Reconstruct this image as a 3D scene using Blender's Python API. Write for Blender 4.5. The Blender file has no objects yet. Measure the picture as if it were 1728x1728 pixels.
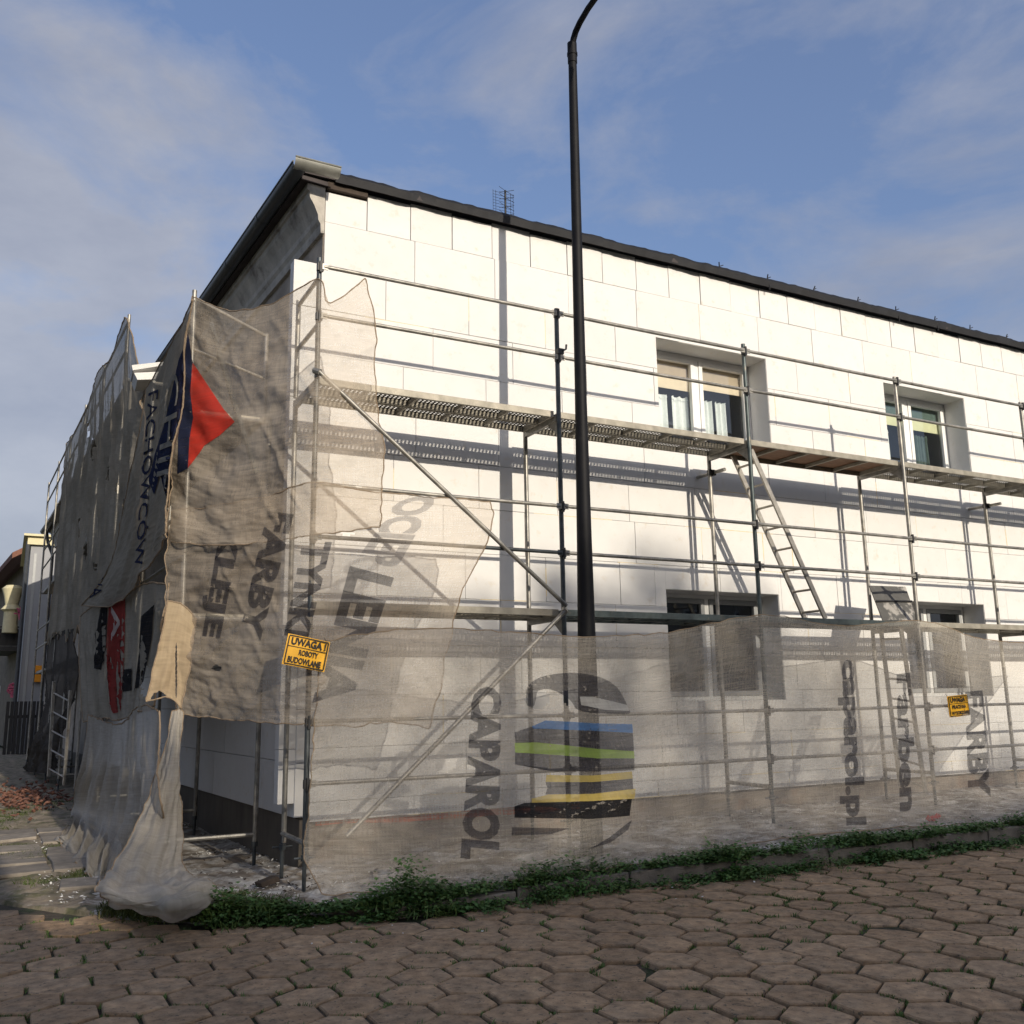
import bpy, bmesh, math, random
import numpy as np
from mathutils import Vector, Matrix, noise as mnoise
random.seed(7)
rad = math.radians
S = bpy.context.scene
COL = S.collection

# ------------------------------------------------------------------ camera
CP = np.array([-2.323, -8.198, 1.591]); YAW, PITCH, ROLL, FPX = rad(27.825), rad(11.103), rad(-0.866), 1606.19
_f = np.array([math.sin(YAW)*math.cos(PITCH), math.cos(YAW)*math.cos(PITCH), math.sin(PITCH)])
_r0 = np.array([math.cos(YAW), -math.sin(YAW), 0.0]); _u0 = np.cross(_r0, _f)
_r = _r0*math.cos(ROLL)+_u0*math.sin(ROLL); _u = -_r0*math.sin(ROLL)+_u0*math.cos(ROLL)
cam = bpy.data.cameras.new('camera'); cam.sensor_width = 36; cam.lens = FPX/1728*36; cam.clip_end = 3000; cam.clip_start = .05
camo = bpy.data.objects.new('camera', cam); COL.objects.link(camo)
camo.matrix_world = Matrix(((_r[0], _u[0], -_f[0], CP[0]), (_r[1], _u[1], -_f[1], CP[1]), (_r[2], _u[2], -_f[2], CP[2]), (0, 0, 0, 1)))
S.camera = camo

# ------------------------------------------------------------------ light
SUN = Vector((-0.088, 1.0, -0.374)).normalized()      # direction the light travels
EL = math.asin(-SUN.z); AZ = math.atan2(-SUN.x, -SUN.y)
W = bpy.data.worlds.new('World'); S.world = W; W.use_nodes = True
wn = W.node_tree; wn.nodes.clear()
def N(nt, t, **k):
    n = nt.nodes.new(t)
    for a, b in k.items():
        if a.startswith('i_'):
            key = a[2:]; key = int(key) if key.isdigit() else key.replace('_', ' ')
            n.inputs[key].default_value = b
        else: setattr(n, a, b)
    return n
def L(nt, a, b): nt.links.new(a, b)
sky = N(wn, 'ShaderNodeTexSky', sky_type='NISHITA', sun_disc=False, sun_elevation=EL, sun_rotation=AZ, altitude=100, air_density=1.0, dust_density=4.5, ozone_density=3.2)
tc = N(wn, 'ShaderNodeTexCoord')
mp = N(wn, 'ShaderNodeMapping'); mp.inputs['Scale'].default_value = (1.0, 1.0, 2.2); mp.inputs['Rotation'].default_value = (rad(14), rad(-10), rad(20)); mp.inputs['Location'].default_value = (4.4, 3.3, 5.5)
L(wn, tc.outputs['Generated'], mp.inputs['Vector'])
n1 = N(wn, 'ShaderNodeTexNoise', i_Scale=3.1, i_Detail=10.0, i_Roughness=.60, i_Distortion=.35); L(wn, mp.outputs[0], n1.inputs['Vector'])
n2 = N(wn, 'ShaderNodeTexNoise', i_Scale=1.1, i_Detail=2.0); L(wn, mp.outputs[0], n2.inputs['Vector'])
ad = N(wn, 'ShaderNodeMath', operation='MULTIPLY_ADD'); L(wn, n2.outputs[0], ad.inputs[0]); ad.inputs[1].default_value = .55; L(wn, n1.outputs[0], ad.inputs[2])
cr = N(wn, 'ShaderNodeValToRGB'); cr.color_ramp.elements[0].position = .64; cr.color_ramp.elements[1].position = .90
cr.color_ramp.elements[0].color = (0, 0, 0, 1); cr.color_ramp.elements[1].color = (.78,)*3+(1,)
sx_ = N(wn, 'ShaderNodeSeparateXYZ'); L(wn, tc.outputs['Generated'], sx_.inputs[0])
lo_ = N(wn, 'ShaderNodeMath', operation='MULTIPLY_ADD'); L(wn, sx_.outputs[2], lo_.inputs[0]); lo_.inputs[1].default_value = -.30; lo_.inputs[2].default_value = .13
ad2 = N(wn, 'ShaderNodeMath', operation='ADD'); L(wn, ad.outputs[0], ad2.inputs[0]); L(wn, lo_.outputs[0], ad2.inputs[1])
L(wn, ad2.outputs[0], cr.inputs[0])
hz_ = N(wn, 'ShaderNodeMix', data_type='RGBA'); hz_.inputs[0].default_value = .55; L(wn, sky.outputs[0], hz_.inputs[6]); hz_.inputs[7].default_value = (.33, .39, .70, 1)    # thin even veil of high haze
n3_ = N(wn, 'ShaderNodeTexNoise', i_Scale=3.4, i_Detail=6.0, i_Roughness=.6); L(wn, mp.outputs[0], n3_.inputs['Vector'])
cc_ = N(wn, 'ShaderNodeMix', data_type='RGBA'); L(wn, n3_.outputs[0], cc_.inputs[0]); cc_.inputs[6].default_value = (.55, .64, .92, 1); cc_.inputs[7].default_value = (2.1, 2.08, 2.15, 1)
cmx = N(wn, 'ShaderNodeMix', data_type='RGBA'); L(wn, cr.outputs[0], cmx.inputs[0]); L(wn, hz_.outputs[2], cmx.inputs[6]); L(wn, cc_.outputs[2], cmx.inputs[7])
bg = N(wn, 'ShaderNodeBackground', i_Strength=.15); L(wn, cmx.outputs[2], bg.inputs[0])
wo = N(wn, 'ShaderNodeOutputWorld'); L(wn, bg.outputs[0], wo.inputs[0])
sl = bpy.data.lights.new('sun', 'SUN'); sl.energy = 2.0; sl.angle = rad(.53); sl.color = (1.0, .90, .75)
so = bpy.data.objects.new('sun', sl); COL.objects.link(so); so.rotation_euler = SUN.to_track_quat('-Z', 'Y').to_euler()
S.view_settings.view_transform = 'Standard'; S.view_settings.look = 'None'; S.view_settings.gamma = 1; S.view_settings.exposure = 1.08
S.cycles.transparent_max_bounces = 24; S.cycles.max_bounces = 8; S.cycles.use_denoising = True

# ------------------------------------------------------------------ pixel helpers (pixel = direction only)
def ray(x, y): return _f+_r*(x-864)/FPX-_u*(y-864)/FPX
def onY(x, y, v): d = ray(x, y); return CP+d*(v-CP[1])/d[1]
def onX(x, y, v): d = ray(x, y); return CP+d*(v-CP[0])/d[0]
def onZ(x, y, v): d = ray(x, y); return CP+d*(v-CP[2])/d[2]
def onV(x, y, a, b):                       # vertical plane through ground points a, b
    n = np.array([b[1]-a[1], a[0]-b[0], 0.0]); d = ray(x, y)
    return CP+d*((np.array([a[0], a[1], 0])-CP)@n)/(d@n)
def proj(P):
    d = np.asarray(P)-CP; w = d@_f
    return np.stack([864+FPX*(d@_r)/w, 864-FPX*(d@_u)/w], -1)

# ------------------------------------------------------------------ materials
MATS = {}
def mat(name, col, rough=.7, metal=0, var=.25, scale=6.0, bump=.0, bscale=60.0, col2=None, cov=(.4, .65), objrand=0.0, spec=.4, dirt=None, dscale=2.0, dcov=(.55, .7), stretch=None, shift=0.0):
    m = bpy.data.materials.new(name); m.use_nodes = True; nt = m.node_tree; b = nt.nodes['Principled BSDF']
    t = N(nt, 'ShaderNodeTexCoord'); vec = t.outputs['Object']
    if objrand:
        oi = N(nt, 'ShaderNodeObjectInfo')
        va = N(nt, 'ShaderNodeVectorMath', operation='SCALE'); va.inputs[0].default_value = (37, 61, 23); L(nt, oi.outputs['Random'], va.inputs['Scale'])
        vb = N(nt, 'ShaderNodeVectorMath', operation='ADD'); L(nt, vec, vb.inputs[0]); L(nt, va.outputs[0], vb.inputs[1]); vec = vb.outputs[0]
    if stretch:
        mm = N(nt, 'ShaderNodeMapping'); mm.inputs['Scale'].default_value = stretch; L(nt, vec, mm.inputs[0]); vec = mm.outputs[0]
    n = N(nt, 'ShaderNodeTexNoise', i_Scale=scale, i_Detail=6.0, i_Roughness=.6); L(nt, vec, n.inputs['Vector'])
    r = N(nt, 'ShaderNodeMapRange'); r.inputs[1].default_value = .3; r.inputs[2].default_value = .7; r.inputs[3].default_value = 1-var; r.inputs[4].default_value = 1+var*.6
    L(nt, n.outputs[0], r.inputs[0])
    fac = r.outputs[0]
    if objrand:
        ob = N(nt, 'ShaderNodeMapRange'); ob.inputs[3].default_value = 1-objrand; ob.inputs[4].default_value = 1+objrand; L(nt, oi.outputs['Random'], ob.inputs[0])
        mu = N(nt, 'ShaderNodeMath', operation='MULTIPLY'); L(nt, fac, mu.inputs[0]); L(nt, ob.outputs[0], mu.inputs[1]); fac = mu.outputs[0]
    base = None
    if col2:
        n3 = N(nt, 'ShaderNodeTexNoise', i_Scale=scale*.45, i_Detail=8.0, i_Roughness=.65); L(nt, vec, n3.inputs['Vector'])
        rr = N(nt, 'ShaderNodeMapRange'); rr.inputs[1].default_value = cov[0]; rr.inputs[2].default_value = cov[1]; L(nt, n3.outputs[0], rr.inputs[0])
        mx = N(nt, 'ShaderNodeMix', data_type='RGBA'); mx.inputs[6].default_value = (*col, 1); mx.inputs[7].default_value = (*col2, 1)
        L(nt, rr.outputs[0], mx.inputs[0]); base = mx.outputs[2]
        if shift:
            hs = N(nt, 'ShaderNodeMath', operation='MULTIPLY_ADD'); L(nt, oi.outputs['Random'], hs.inputs[0]); hs.inputs[1].default_value = shift; L(nt, rr.outputs[0], hs.inputs[2]); L(nt, hs.outputs[0], mx.inputs[0])
    if dirt:
        n4 = N(nt, 'ShaderNodeTexNoise', i_Scale=dscale, i_Detail=10.0, i_Roughness=.7); L(nt, t.outputs['Object'] if not objrand else vec, n4.inputs['Vector'])
        r4 = N(nt, 'ShaderNodeMapRange'); r4.inputs[1].default_value = dcov[0]; r4.inputs[2].default_value = dcov[1]; L(nt, n4.outputs[0], r4.inputs[0])
        m4 = N(nt, 'ShaderNodeMix', data_type='RGBA'); L(nt, r4.outputs[0], m4.inputs[0]); m4.inputs[7].default_value = (*dirt, 1)
        if base: L(nt, base, m4.inputs[6])
        else: m4.inputs[6].default_value = (*col, 1)
        base = m4.outputs[2]
    sc = N(nt, 'ShaderNodeVectorMath', operation='SCALE'); L(nt, fac, sc.inputs['Scale'])
    if base: L(nt, base, sc.inputs[0])
    else: sc.inputs[0].default_value = col
    L(nt, sc.outputs[0], b.inputs['Base Color'])
    b.inputs['Roughness'].default_value = rough; b.inputs['Metallic'].default_value = metal; b.inputs['Specular IOR Level'].default_value = spec
    if bump:
        bn = N(nt, 'ShaderNodeTexNoise', i_Scale=bscale, i_Detail=5.0, i_Roughness=.65); L(nt, vec, bn.inputs['Vector'])
        bp = N(nt, 'ShaderNodeBump', i_Strength=bump, i_Distance=.01); L(nt, bn.outputs[0], bp.inputs['Height']); L(nt, bp.outputs[0], b.inputs['Normal'])
    MATS[name] = m; return m
mat('eps', (.70, .69, .67), .85, var=.035, scale=4, bump=.25, bscale=140, objrand=.03, spec=.2, dirt=(.62, .56, .47), dscale=7.5, dcov=(.57, .78))
mat('foam', (.72, .58, .32), .8, var=.3, scale=20)
mat('plaster', (.32, .28, .235), .9, var=.25, scale=3, bump=.3, bscale=50, col2=(.44, .38, .31), cov=(.5, .62), dirt=(.30, .20, .11), dscale=.8, dcov=(.62, .72))
mat('cornice', (.46, .43, .38), .9, var=.3, scale=4, bump=.35, bscale=40, dirt=(.2, .18, .16), dscale=3, dcov=(.5, .68))
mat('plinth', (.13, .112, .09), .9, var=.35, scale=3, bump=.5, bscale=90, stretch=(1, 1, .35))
mat('plinth_front', (.27, .23, .19), .9, var=.35, scale=5, bump=.5, bscale=70, col2=(.27, .2, .15), cov=(.5, .6))
mat('orange_band', (.52, .15, .08), .85, var=.25, scale=8, bump=.2)
mat('roof_black', (.007, .007, .009), .7, var=.4, scale=8, bump=.25, bscale=30)
mat('roof_sheet', (.06, .05, .05), .8, var=.3, scale=5)
mat('gutter_dark', (.045, .05, .058), .35, var=.25, scale=6, spec=.5)
mat('gutter_light', (.30, .30, .27), .4, metal=.3, var=.25, scale=7)
mat('galv', (.28, .27, .245), .45, metal=.55, var=.4, scale=9, bump=.1, bscale=80, col2=(.36, .34, .30), cov=(.45, .6), dirt=(.20, .15, .10), dscale=6, dcov=(.58, .75))
mat('galv_dark', (.085, .095, .10), .42, metal=.45, var=.45, scale=10, bump=.1, dirt=(.22, .2, .17), dscale=8, dcov=(.6, .75))
mat('galv_green', (.08, .10, .10), .45, metal=.4, var=.4, scale=9, dirt=(.24, .2, .15), dscale=7, dcov=(.57, .72))
mat('steel_deck', (.33, .305, .25), .55, metal=.35, var=.3, scale=7, bump=.15, dirt=(.42, .38, .32), dscale=5, dcov=(.5, .75))
mat('plywood', (.23, .125, .07), .75, var=.3, scale=5, stretch=(1, 6, 1), dirt=(.35, .28, .2), dscale=6, dcov=(.6, .75))
mat('alu', (.42, .39, .34), .4, metal=.6, var=.3, scale=12, dirt=(.3, .24, .18), dscale=9, dcov=(.55, .7))
mat('board', (.10, .098, .092), .7, var=.25, scale=8, col2=(.36, .34, .31), cov=(.55, .6), stretch=(1, 1, .5))
mat('lamp_black', (.006, .006, .008), .6, var=.3, scale=5, spec=.2, dirt=(.014, .014, .014), dscale=4, dcov=(.5, .8))
mat('pvc', (.78, .78, .76), .35, var=.05, scale=5)
mat('pvc_grey', (.35, .36, .36), .45, var=.1)
mat('curtain', (.80, .84, .82), .9, var=.08, scale=30)
mat('curtain_dark', (.10, .15, .13), .9, var=.2, scale=12)
mat('blind', (.72, .62, .46), .8, var=.08)
mat('blind_green', (.66, .66, .42), .8, var=.08)
mat('blind_top', (.46, .38, .28), .8, var=.08)
mat('room', (.05, .055, .07), .9, var=.2)
mat('yellow_sign', (.85, .44, .015), .5, var=.12, scale=9, dirt=(.5, .3, .05), dscale=12, dcov=(.6, .8))
mat('black_ink', (.012, .011, .010), .6, var=.2)
mat('rope', (.25, .19, .13), .9, var=.3, scale=40)
mat('red_rag', (.5, .04, .03), .85, var=.2)
mat('paver', (.43, .285, .165), .92, var=.42, scale=13, bump=1.0, bscale=60, col2=(.36, .255, .16), cov=(.42, .62), objrand=.2, dirt=(.14, .115, .085), dscale=28, dcov=(.57, .64), shift=.35)
mat('joint_soil', (.075, .06, .042), .95, var=.5, scale=16, bump=1.0, bscale=50, col2=(.03, .045, .016), cov=(.45, .6))
mat('kerb', (.24, .21, .175), .9, var=.3, scale=8, bump=.6, bscale=60, objrand=.15)
mat('soil', (.24, .20, .155), .95, var=.45, scale=9, bump=1.0, bscale=40, col2=(.60, .575, .53), cov=(.44, .60), dirt=(.13, .095, .065), dscale=7, dcov=(.56, .7))
mat('soil_plain', (.25, .205, .15), .95, var=.5, scale=7, bump=1.0, bscale=22, col2=(.12, .115, .06), cov=(.48, .6), dirt=(.36, .33, .28), dscale=13, dcov=(.58, .68))
mat('ground', (.10, .10, .06), .95, var=.4, scale=.5, col2=(.06, .08, .03), cov=(.4, .6))
mat('weed_a', (.07, .15, .035), .6, var=.4, scale=3)
mat('weed_b', (.11, .18, .045), .6, var=.4, scale=3)
mat('grass', (.06, .085, .022), .7, var=.45, scale=2, dirt=(.16, .14, .06), dscale=3, dcov=(.5, .65))
mat('white_bits', (.75, .74, .70), .9, var=.2)
mat('brick_bits', (.17, .08, .055), .9, var=.35, scale=6)
mat('dark_bits', (.06, .045, .035), .9, var=.4, scale=10)
mat('grey_render', (.30, .305, .32), .85, var=.06, scale=2)
mat('old_wall', (.17, .145, .115), .9, var=.35, scale=3, bump=.3)
mat('cream', (.62, .56, .36), .8, var=.1)
mat('mail_orange', (.75, .28, .01), .5, var=.1)
mat('pink', (.55, .12, .2), .7, var=.3)
mat('dark_iron', (.02, .02, .022), .5, var=.2)
mat('brown_tile', (.16, .07, .045), .8, var=.35, scale=10)
mat('bark', (.07, .05, .035), .9, var=.3)
mat('spruce', (.025, .05, .022), .8, var=.4)
mat('house_wall', (.42, .38, .31), .9, var=.15)

def glass_mat():
    m = bpy.data.materials.new('glass'); m.use_nodes = True; nt = m.node_tree; nt.nodes.clear()
    g = N(nt, 'ShaderNodeBsdfGlossy', i_Roughness=.02); g.inputs[0].default_value = (.9, .95, 1, 1)
    t = N(nt, 'ShaderNodeBsdfTransparent'); t.inputs[0].default_value = (.90, .92, .93, 1)
    f = N(nt, 'ShaderNodeFresnel', i_IOR=1.55); ma = N(nt, 'ShaderNodeMath', operation='MULTIPLY_ADD'); L(nt, f.outputs[0], ma.inputs[0]); ma.inputs[1].default_value = 1.0; ma.inputs[2].default_value = .04
    x = N(nt, 'ShaderNodeMixShader'); L(nt, ma.outputs[0], x.inputs[0]); L(nt, t.outputs[0], x.inputs[1]); L(nt, g.outputs[0], x.inputs[2])
    o = N(nt, 'ShaderNodeOutputMaterial'); L(nt, x.outputs[0], o.inputs[0]); MATS['glass'] = m
glass_mat()
def net_mat(name, col, cover, col2=None, tl=.5, cv=(.12, .14)):
    """woven netting: part open holes (transparent), part thread (diffuse + translucent)"""
    m = bpy.data.materials.new(name); m.use_nodes = True; nt = m.node_tree; nt.nodes.clear()
    uv = N(nt, 'ShaderNodeUVMap')
    def noi(sx, sy, det, rough=.6):
        mp = N(nt, 'ShaderNodeMapping'); mp.inputs['Scale'].default_value = (sx, sy, 1); L(nt, uv.outputs[0], mp.inputs[0])
        n = N(nt, 'ShaderNodeTexNoise', i_Scale=1.0, i_Detail=det, i_Roughness=rough); L(nt, mp.outputs[0], n.inputs['Vector']); return n.outputs[0]
    big = noi(1.6, 1.3, 6); weave = noi(3.0, 48, 4, .6); warp = noi(55, 3.5, 2, .5)
    # cover = base + big var + weave streaks
    a = N(nt, 'ShaderNodeMath', operation='MULTIPLY_ADD'); L(nt, big, a.inputs[0]); a.inputs[1].default_value = cv[0]*2; a.inputs[2].default_value = cover-cv[0]-cv[1]*1.6
    b = N(nt, 'ShaderNodeMath', operation='MULTIPLY_ADD'); L(nt, weave, b.inputs[0]); b.inputs[1].default_value = cv[1]*2; L(nt, a.outputs[0], b.inputs[2])
    c = N(nt, 'ShaderNodeMath', operation='MULTIPLY_ADD', use_clamp=True); L(nt, warp, c.inputs[0]); c.inputs[1].default_value = cv[1]*1.2; L(nt, b.outputs[0], c.inputs[2])
    mx = N(nt, 'ShaderNodeMix', data_type='RGBA'); rr = N(nt, 'ShaderNodeMapRange'); rr.inputs[1].default_value = .38; rr.inputs[2].default_value = .66
    L(nt, noi(.9, 1.1, 8, .65), rr.inputs[0]); L(nt, rr.outputs[0], mx.inputs[0]); mx.inputs[6].default_value = (*col, 1); mx.inputs[7].default_value = (*(col2 or col), 1)
    d = N(nt, 'ShaderNodeBsdfDiffuse'); L(nt, mx.outputs[2], d.inputs[0]); t = N(nt, 'ShaderNodeBsdfTranslucent'); L(nt, mx.outputs[2], t.inputs[0])
    s1 = N(nt, 'ShaderNodeMixShader'); s1.inputs[0].default_value = tl; L(nt, d.outputs[0], s1.inputs[1]); L(nt, t.outputs[0], s1.inputs[2])
    tr = N(nt, 'ShaderNodeBsdfTransparent'); s2 = N(nt, 'ShaderNodeMixShader'); L(nt, c.outputs[0], s2.inputs[0]); L(nt, tr.outputs[0], s2.inputs[1]); L(nt, s1.outputs[0], s2.inputs[2])
    o = N(nt, 'ShaderNodeOutputMaterial'); L(nt, s2.outputs[0], o.inputs[0]); MATS[name] = m
net_mat('net_beige', (.66, .57, .46), .42, (.56, .46, .35), .3, (.14, .2))
net_mat('net_straw', (.56, .44, .29), .82, (.44, .33, .21), .3, (.12, .2))
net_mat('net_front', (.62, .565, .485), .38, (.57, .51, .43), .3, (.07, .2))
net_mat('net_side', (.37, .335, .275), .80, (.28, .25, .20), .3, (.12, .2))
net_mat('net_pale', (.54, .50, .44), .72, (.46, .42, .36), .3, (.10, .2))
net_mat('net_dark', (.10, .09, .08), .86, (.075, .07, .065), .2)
net_mat('net_hem', (.36, .28, .20), .92, (.30, .22, .15), .2, (.04, .05))
for nm, c, cv in (('print_dark', (.035, .035, .045), .56), ('print_faint', (.16, .15, .15), .40), ('print_navy', (.022, .028, .06), .93), ('print_red', (.52, .04, .026), .82), ('print_black', (.02, .02, .022), .9), ('print_blue', (.07, .17, .36), .66), ('print_green', (.27, .38, .08), .66), ('print_yellow', (.56, .42, .10), .6), ('print_maroon', (.22, .035, .03), .85), ('print_pale', (.62, .6, .55), .5), ('print_grey', (.27, .25, .215), .95)):
    net_mat(nm, c, cv, tuple(q*1.35 for q in c), .25, (.08, .2))

# ------------------------------------------------------------------ mesh helpers
class MB:
    def __init__(s): s.v = []; s.f = []
    def add(s, vs, fs):
        o = len(s.v); s.v += [tuple(map(float, p)) for p in vs]; s.f += [tuple(i+o for i in f) for f in fs]; return s
    def box(s, a, b):
        x0, y0, z0 = a; x1, y1, z1 = b
        return s.add([(x0, y0, z0), (x1, y0, z0), (x1, y1, z0), (x0, y1, z0), (x0, y0, z1), (x1, y0, z1), (x1, y1, z1), (x0, y1, z1)],
                     [(0, 3, 2, 1), (4, 5, 6, 7), (0, 1, 5, 4), (1, 2, 6, 5), (2, 3, 7, 6), (3, 0, 4, 7)])
    def obox(s, c, ax, ay, az):
        c, ax, ay, az = map(np.array, (c, ax, ay, az)); o = []
        for z in (-1, 1):
            for x, y in ((-1, -1), (1, -1), (1, 1), (-1, 1)): o.append(c+ax*x+ay*y+az*z)
        return s.add(o, [(0, 3, 2, 1), (4, 5, 6, 7), (0, 1, 5, 4), (1, 2, 6, 5), (2, 3, 7, 6), (3, 0, 4, 7)])
    def tube(s, pts, r, n=10, cap=True):
        pts = [np.array(p, float) for p in pts]; rs = r if isinstance(r, (list, tuple)) else [r]*len(pts)
        rings = []; prev = None
        for i, p in enumerate(pts):
            t = pts[min(i+1, len(pts)-1)]-pts[max(i-1, 0)]; t = t/np.linalg.norm(t)
            if prev is None:
                a = np.array([0, 0, 1.0]) if abs(t[2]) < .9 else np.array([1.0, 0, 0]); x = np.cross(a, t)
            else: x = prev-t*(prev@t)
            x /= np.linalg.norm(x); prev = x; y = np.cross(t, x)
            rings.append([p+rs[i]*(math.cos(k*2*math.pi/n)*x+math.sin(k*2*math.pi/n)*y) for k in range(n)])
        vs = [q for rg in rings for q in rg]; fs = []
        for i in range(len(pts)-1):
            for k in range(n): fs.append((i*n+k, i*n+(k+1) % n, (i+1)*n+(k+1) % n, (i+1)*n+k))
        if cap: fs.append(tuple(range(n-1, -1, -1))); fs.append(tuple((len(pts)-1)*n+k for k in range(n)))
        return s.add(vs, fs)
    def mesh(s, name, m, smooth=False):
        me = bpy.data.meshes.new(name); me.from_pydata(s.v, [], s.f); me.materials.append(MATS[m] if isinstance(m, str) else m)
        if smooth: me.shade_smooth()
        me.update(); return me
    def obj(s, name, m, parent=None, smooth=False, bevel=0, kind=None):
        o = bpy.data.objects.new(name, s.mesh(name, m, smooth)); COL.objects.link(o)
        if parent: o.parent = parent
        if bevel:
            b = o.modifiers.new('bevel', 'BEVEL'); b.width = bevel; b.segments = 2; b.limit_method = 'ANGLE'
        if smooth:
            try: o.data.set_sharp_from_angle(angle=rad(40))
            except Exception: pass
        if kind: o['kind'] = kind
        return o
def empty(name, loc=(0, 0, 0)):
    o = bpy.data.objects.new(name, None); COL.objects.link(o); o.location = loc; o.empty_display_size = .2; return o
def tag(o, label, cat=None, group=None, kind=None):
    if label: o['label'] = label
    if cat: o['category'] = cat
    if group: o['group'] = group
    if kind: o['kind'] = kind
    return o
def inst(name, me, loc=(0, 0, 0), rot=(0, 0, 0), parent=None, scale=None):
    o = bpy.data.objects.new(name, me); COL.objects.link(o); o.location = loc; o.rotation_euler = rot
    if scale: o.scale = scale
    if parent: o.parent = parent
    return o
def fb(x, y, z=0.0, o=4): return mnoise.fractal(Vector((x, y, z)), 1.0, 2.0, o)
def pnoise(U, V, seed, o=3): return np.array([[fb(u, v, seed, o) for u, v in zip(a, b)] for a, b in zip(U, V)])
interp = np.interp

# ------------------------------------------------------------------ ground heights
def pav_z(x, y=0): return float(interp(x, [-30, -3, 0, 2.5, 5, 8, 14, 30], [.0, .02, .05, .17, .23, .26, .30, .35]))
def road_z(x): return float(interp(x, [-30, -3, 0, 2.5, 5, 8, 14, 30], [-.02, -.02, -.02, .05, .10, .13, .17, .2]))
KX = [-4.3, -3.1, -2.75, -2.35, -1.55, -.75, .3, 2, 4, 6, 9, 16]; KY = [34, 12, 4, 1.45, .25, -.50, -.93, -1.12, -1.40, -1.55, -1.70, -2.0]
WX = [-1.6, -.35, .16, .3, .33, .35, .6, 2, 4, 6, 9, 16]; WY = [34, 12, 4, 2.2, 1.6, 1.3, 1.2, 1.2, 1.2, 1.2, 1.2, 1.2]
KT = np.arange(len(KX))
def kerb_pt(t): return interp(t, KT, KX), interp(t, KT, KY)

# ground to the horizon
g = MB(); g.add([(-400, -400, -.30), (400, -400, -.30), (400, 600, -.30), (-400, 600, -.30)], [(0, 1, 2, 3)])
tag(g.obj('ground', 'ground'), 'wide brownish green ground reaching to the horizon', kind='structure')
# road bed
rb = MB(); nx, ny = 70, 60
xs = np.linspace(-16, 18, nx); ys = np.linspace(-14, 34, ny)
rb.add([(x, y, road_z(x)-.020) for y in ys for x in xs], [(j*nx+i, j*nx+i+1, (j+1)*nx+i+1, (j+1)*nx+i) for j in range(ny-1) for i in range(nx-1)])
road = rb.obj('road', 'joint_soil'); tag(road, 'street surface of old hexagonal concrete pavers with mossy joints', kind='structure')
# pavement loft from kerb line to house wall
pv = MB(); nt_, ns = 420, 60
ts = np.linspace(0, len(KX)-1, nt_)
for t in ts:
    kx, ky = kerb_pt(t); wx, wy = interp(t, KT, WX), interp(t, KT, WY)
    for j in range(ns):
        s = (j/(ns-1)); x = kx+(wx-kx)*s; y = ky+(wy-ky)*s
        z = pav_z(x)+.022*fb(x*2.2, y*2.2, 3)+.018*fb(x*9, y*9, 5)
        if s == 0: z -= .10
        if x < .3 and s < .25: z -= (.25-s)/.25*(pav_z(x)-road_z(x))*.9
        pv.v.append((x, y, z))
pv.f = [(i*ns+j, (i+1)*ns+j, (i+1)*ns+j+1, i*ns+j+1) for i in range(nt_-1) for j in range(ns-1)]
pavement = pv.obj('pavement', 'soil', smooth=True); pavement.data.materials.append(MATS['soil_plain'])
for p_ in pavement.data.polygons:
    c_ = p_.center
    if c_.x < -1.5+.25*fb(c_.x*2, c_.y*2, 4) or c_.y > 5+fb(c_.x, c_.y, 6): p_.material_index = 1
pass; tag(pavement, 'bare earth pavement under the scaffold strewn with white plaster dust', kind='structure')

# hexagonal pavers
def inside_road(x, y):
    if x > .3: return y < interp(x, KX[6:], KY[6:])-.12
    ky = interp(x, KX[:7], KY[:7]); return y < ky-.08
HR = .2; hexmesh = []
for k in range(7):
    R = random.Random(50+k); b = MB(); top = []; mid = []; bot = []
    for i in range(6):
        a = rad(90+60*i); r = HR-.006-R.random()*.009; da = R.uniform(-.035, .035)
        c, s_ = math.cos(a+da), math.sin(a+da)
        for j, (f_, zz) in enumerate(((.955, .0), (.99, -.007), (1.0, -.05))): (top, mid, bot)[j].append((r*f_*c, r*f_*s_, zz+(R.uniform(-.003, .003) if j == 0 else 0)))
    vs = top+mid+bot+[(0, 0, .001)]
    fs = [(18, i, (i+1) % 6) for i in range(6)]+[(i, 6+i, 6+(i+1) % 6, (i+1) % 6) for i in range(6)]+[(6+i, 12+i, 12+(i+1) % 6, 6+(i+1) % 6) for i in range(6)]
    b.add(vs, fs); hexmesh.append(b.mesh('paver', 'paver'))
cells = []
dx, dy = HR*math.sqrt(3), HR*1.5
for j in range(-44, 30):
    for i in range(-24, 44):
        x = i*dx+(j % 2)*dx/2; y = j*dy-.15
        if not inside_road(x, y) or y < -8.5: continue
        d = np.array([x, y, road_z(x)])-CP; w = d@_f
        if w < 1: continue
        u_, v_ = proj([x, y, road_z(x)])
        if -130 < u_ < 1860 and 1300 < v_ < 1860: cells.append((w, x, y))
cells.sort(); far = MB()
for k, (w, x, y) in enumerate(cells):
    z = road_z(x)+.012*fb(x*.9, y*.9, 9)+random.uniform(-.004, .004)
    if fb(x*.8, y*.8, 22) > .42: z -= .012
    rot = (random.gauss(0, .014), random.gauss(0, .014), rad(60*random.randrange(6))+random.gauss(0, .02))
    me = hexmesh[k % 7]
    if k < 300:
        inst('paver', me, (x, y, z), rot, road)
    else:
        c, s_ = math.cos(rot[2]), math.sin(rot[2])
        far.add([(x+c*v.co.x-s_*v.co.y, y+s_*v.co.x+c*v.co.y, z+v.co.z+rot[1]*v.co.x+rot[0]*v.co.y) for v in me.vertices], [tuple(p.vertices) for p in me.polygons])
far.obj('paver_field', 'paver', road, kind='stuff')

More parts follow.
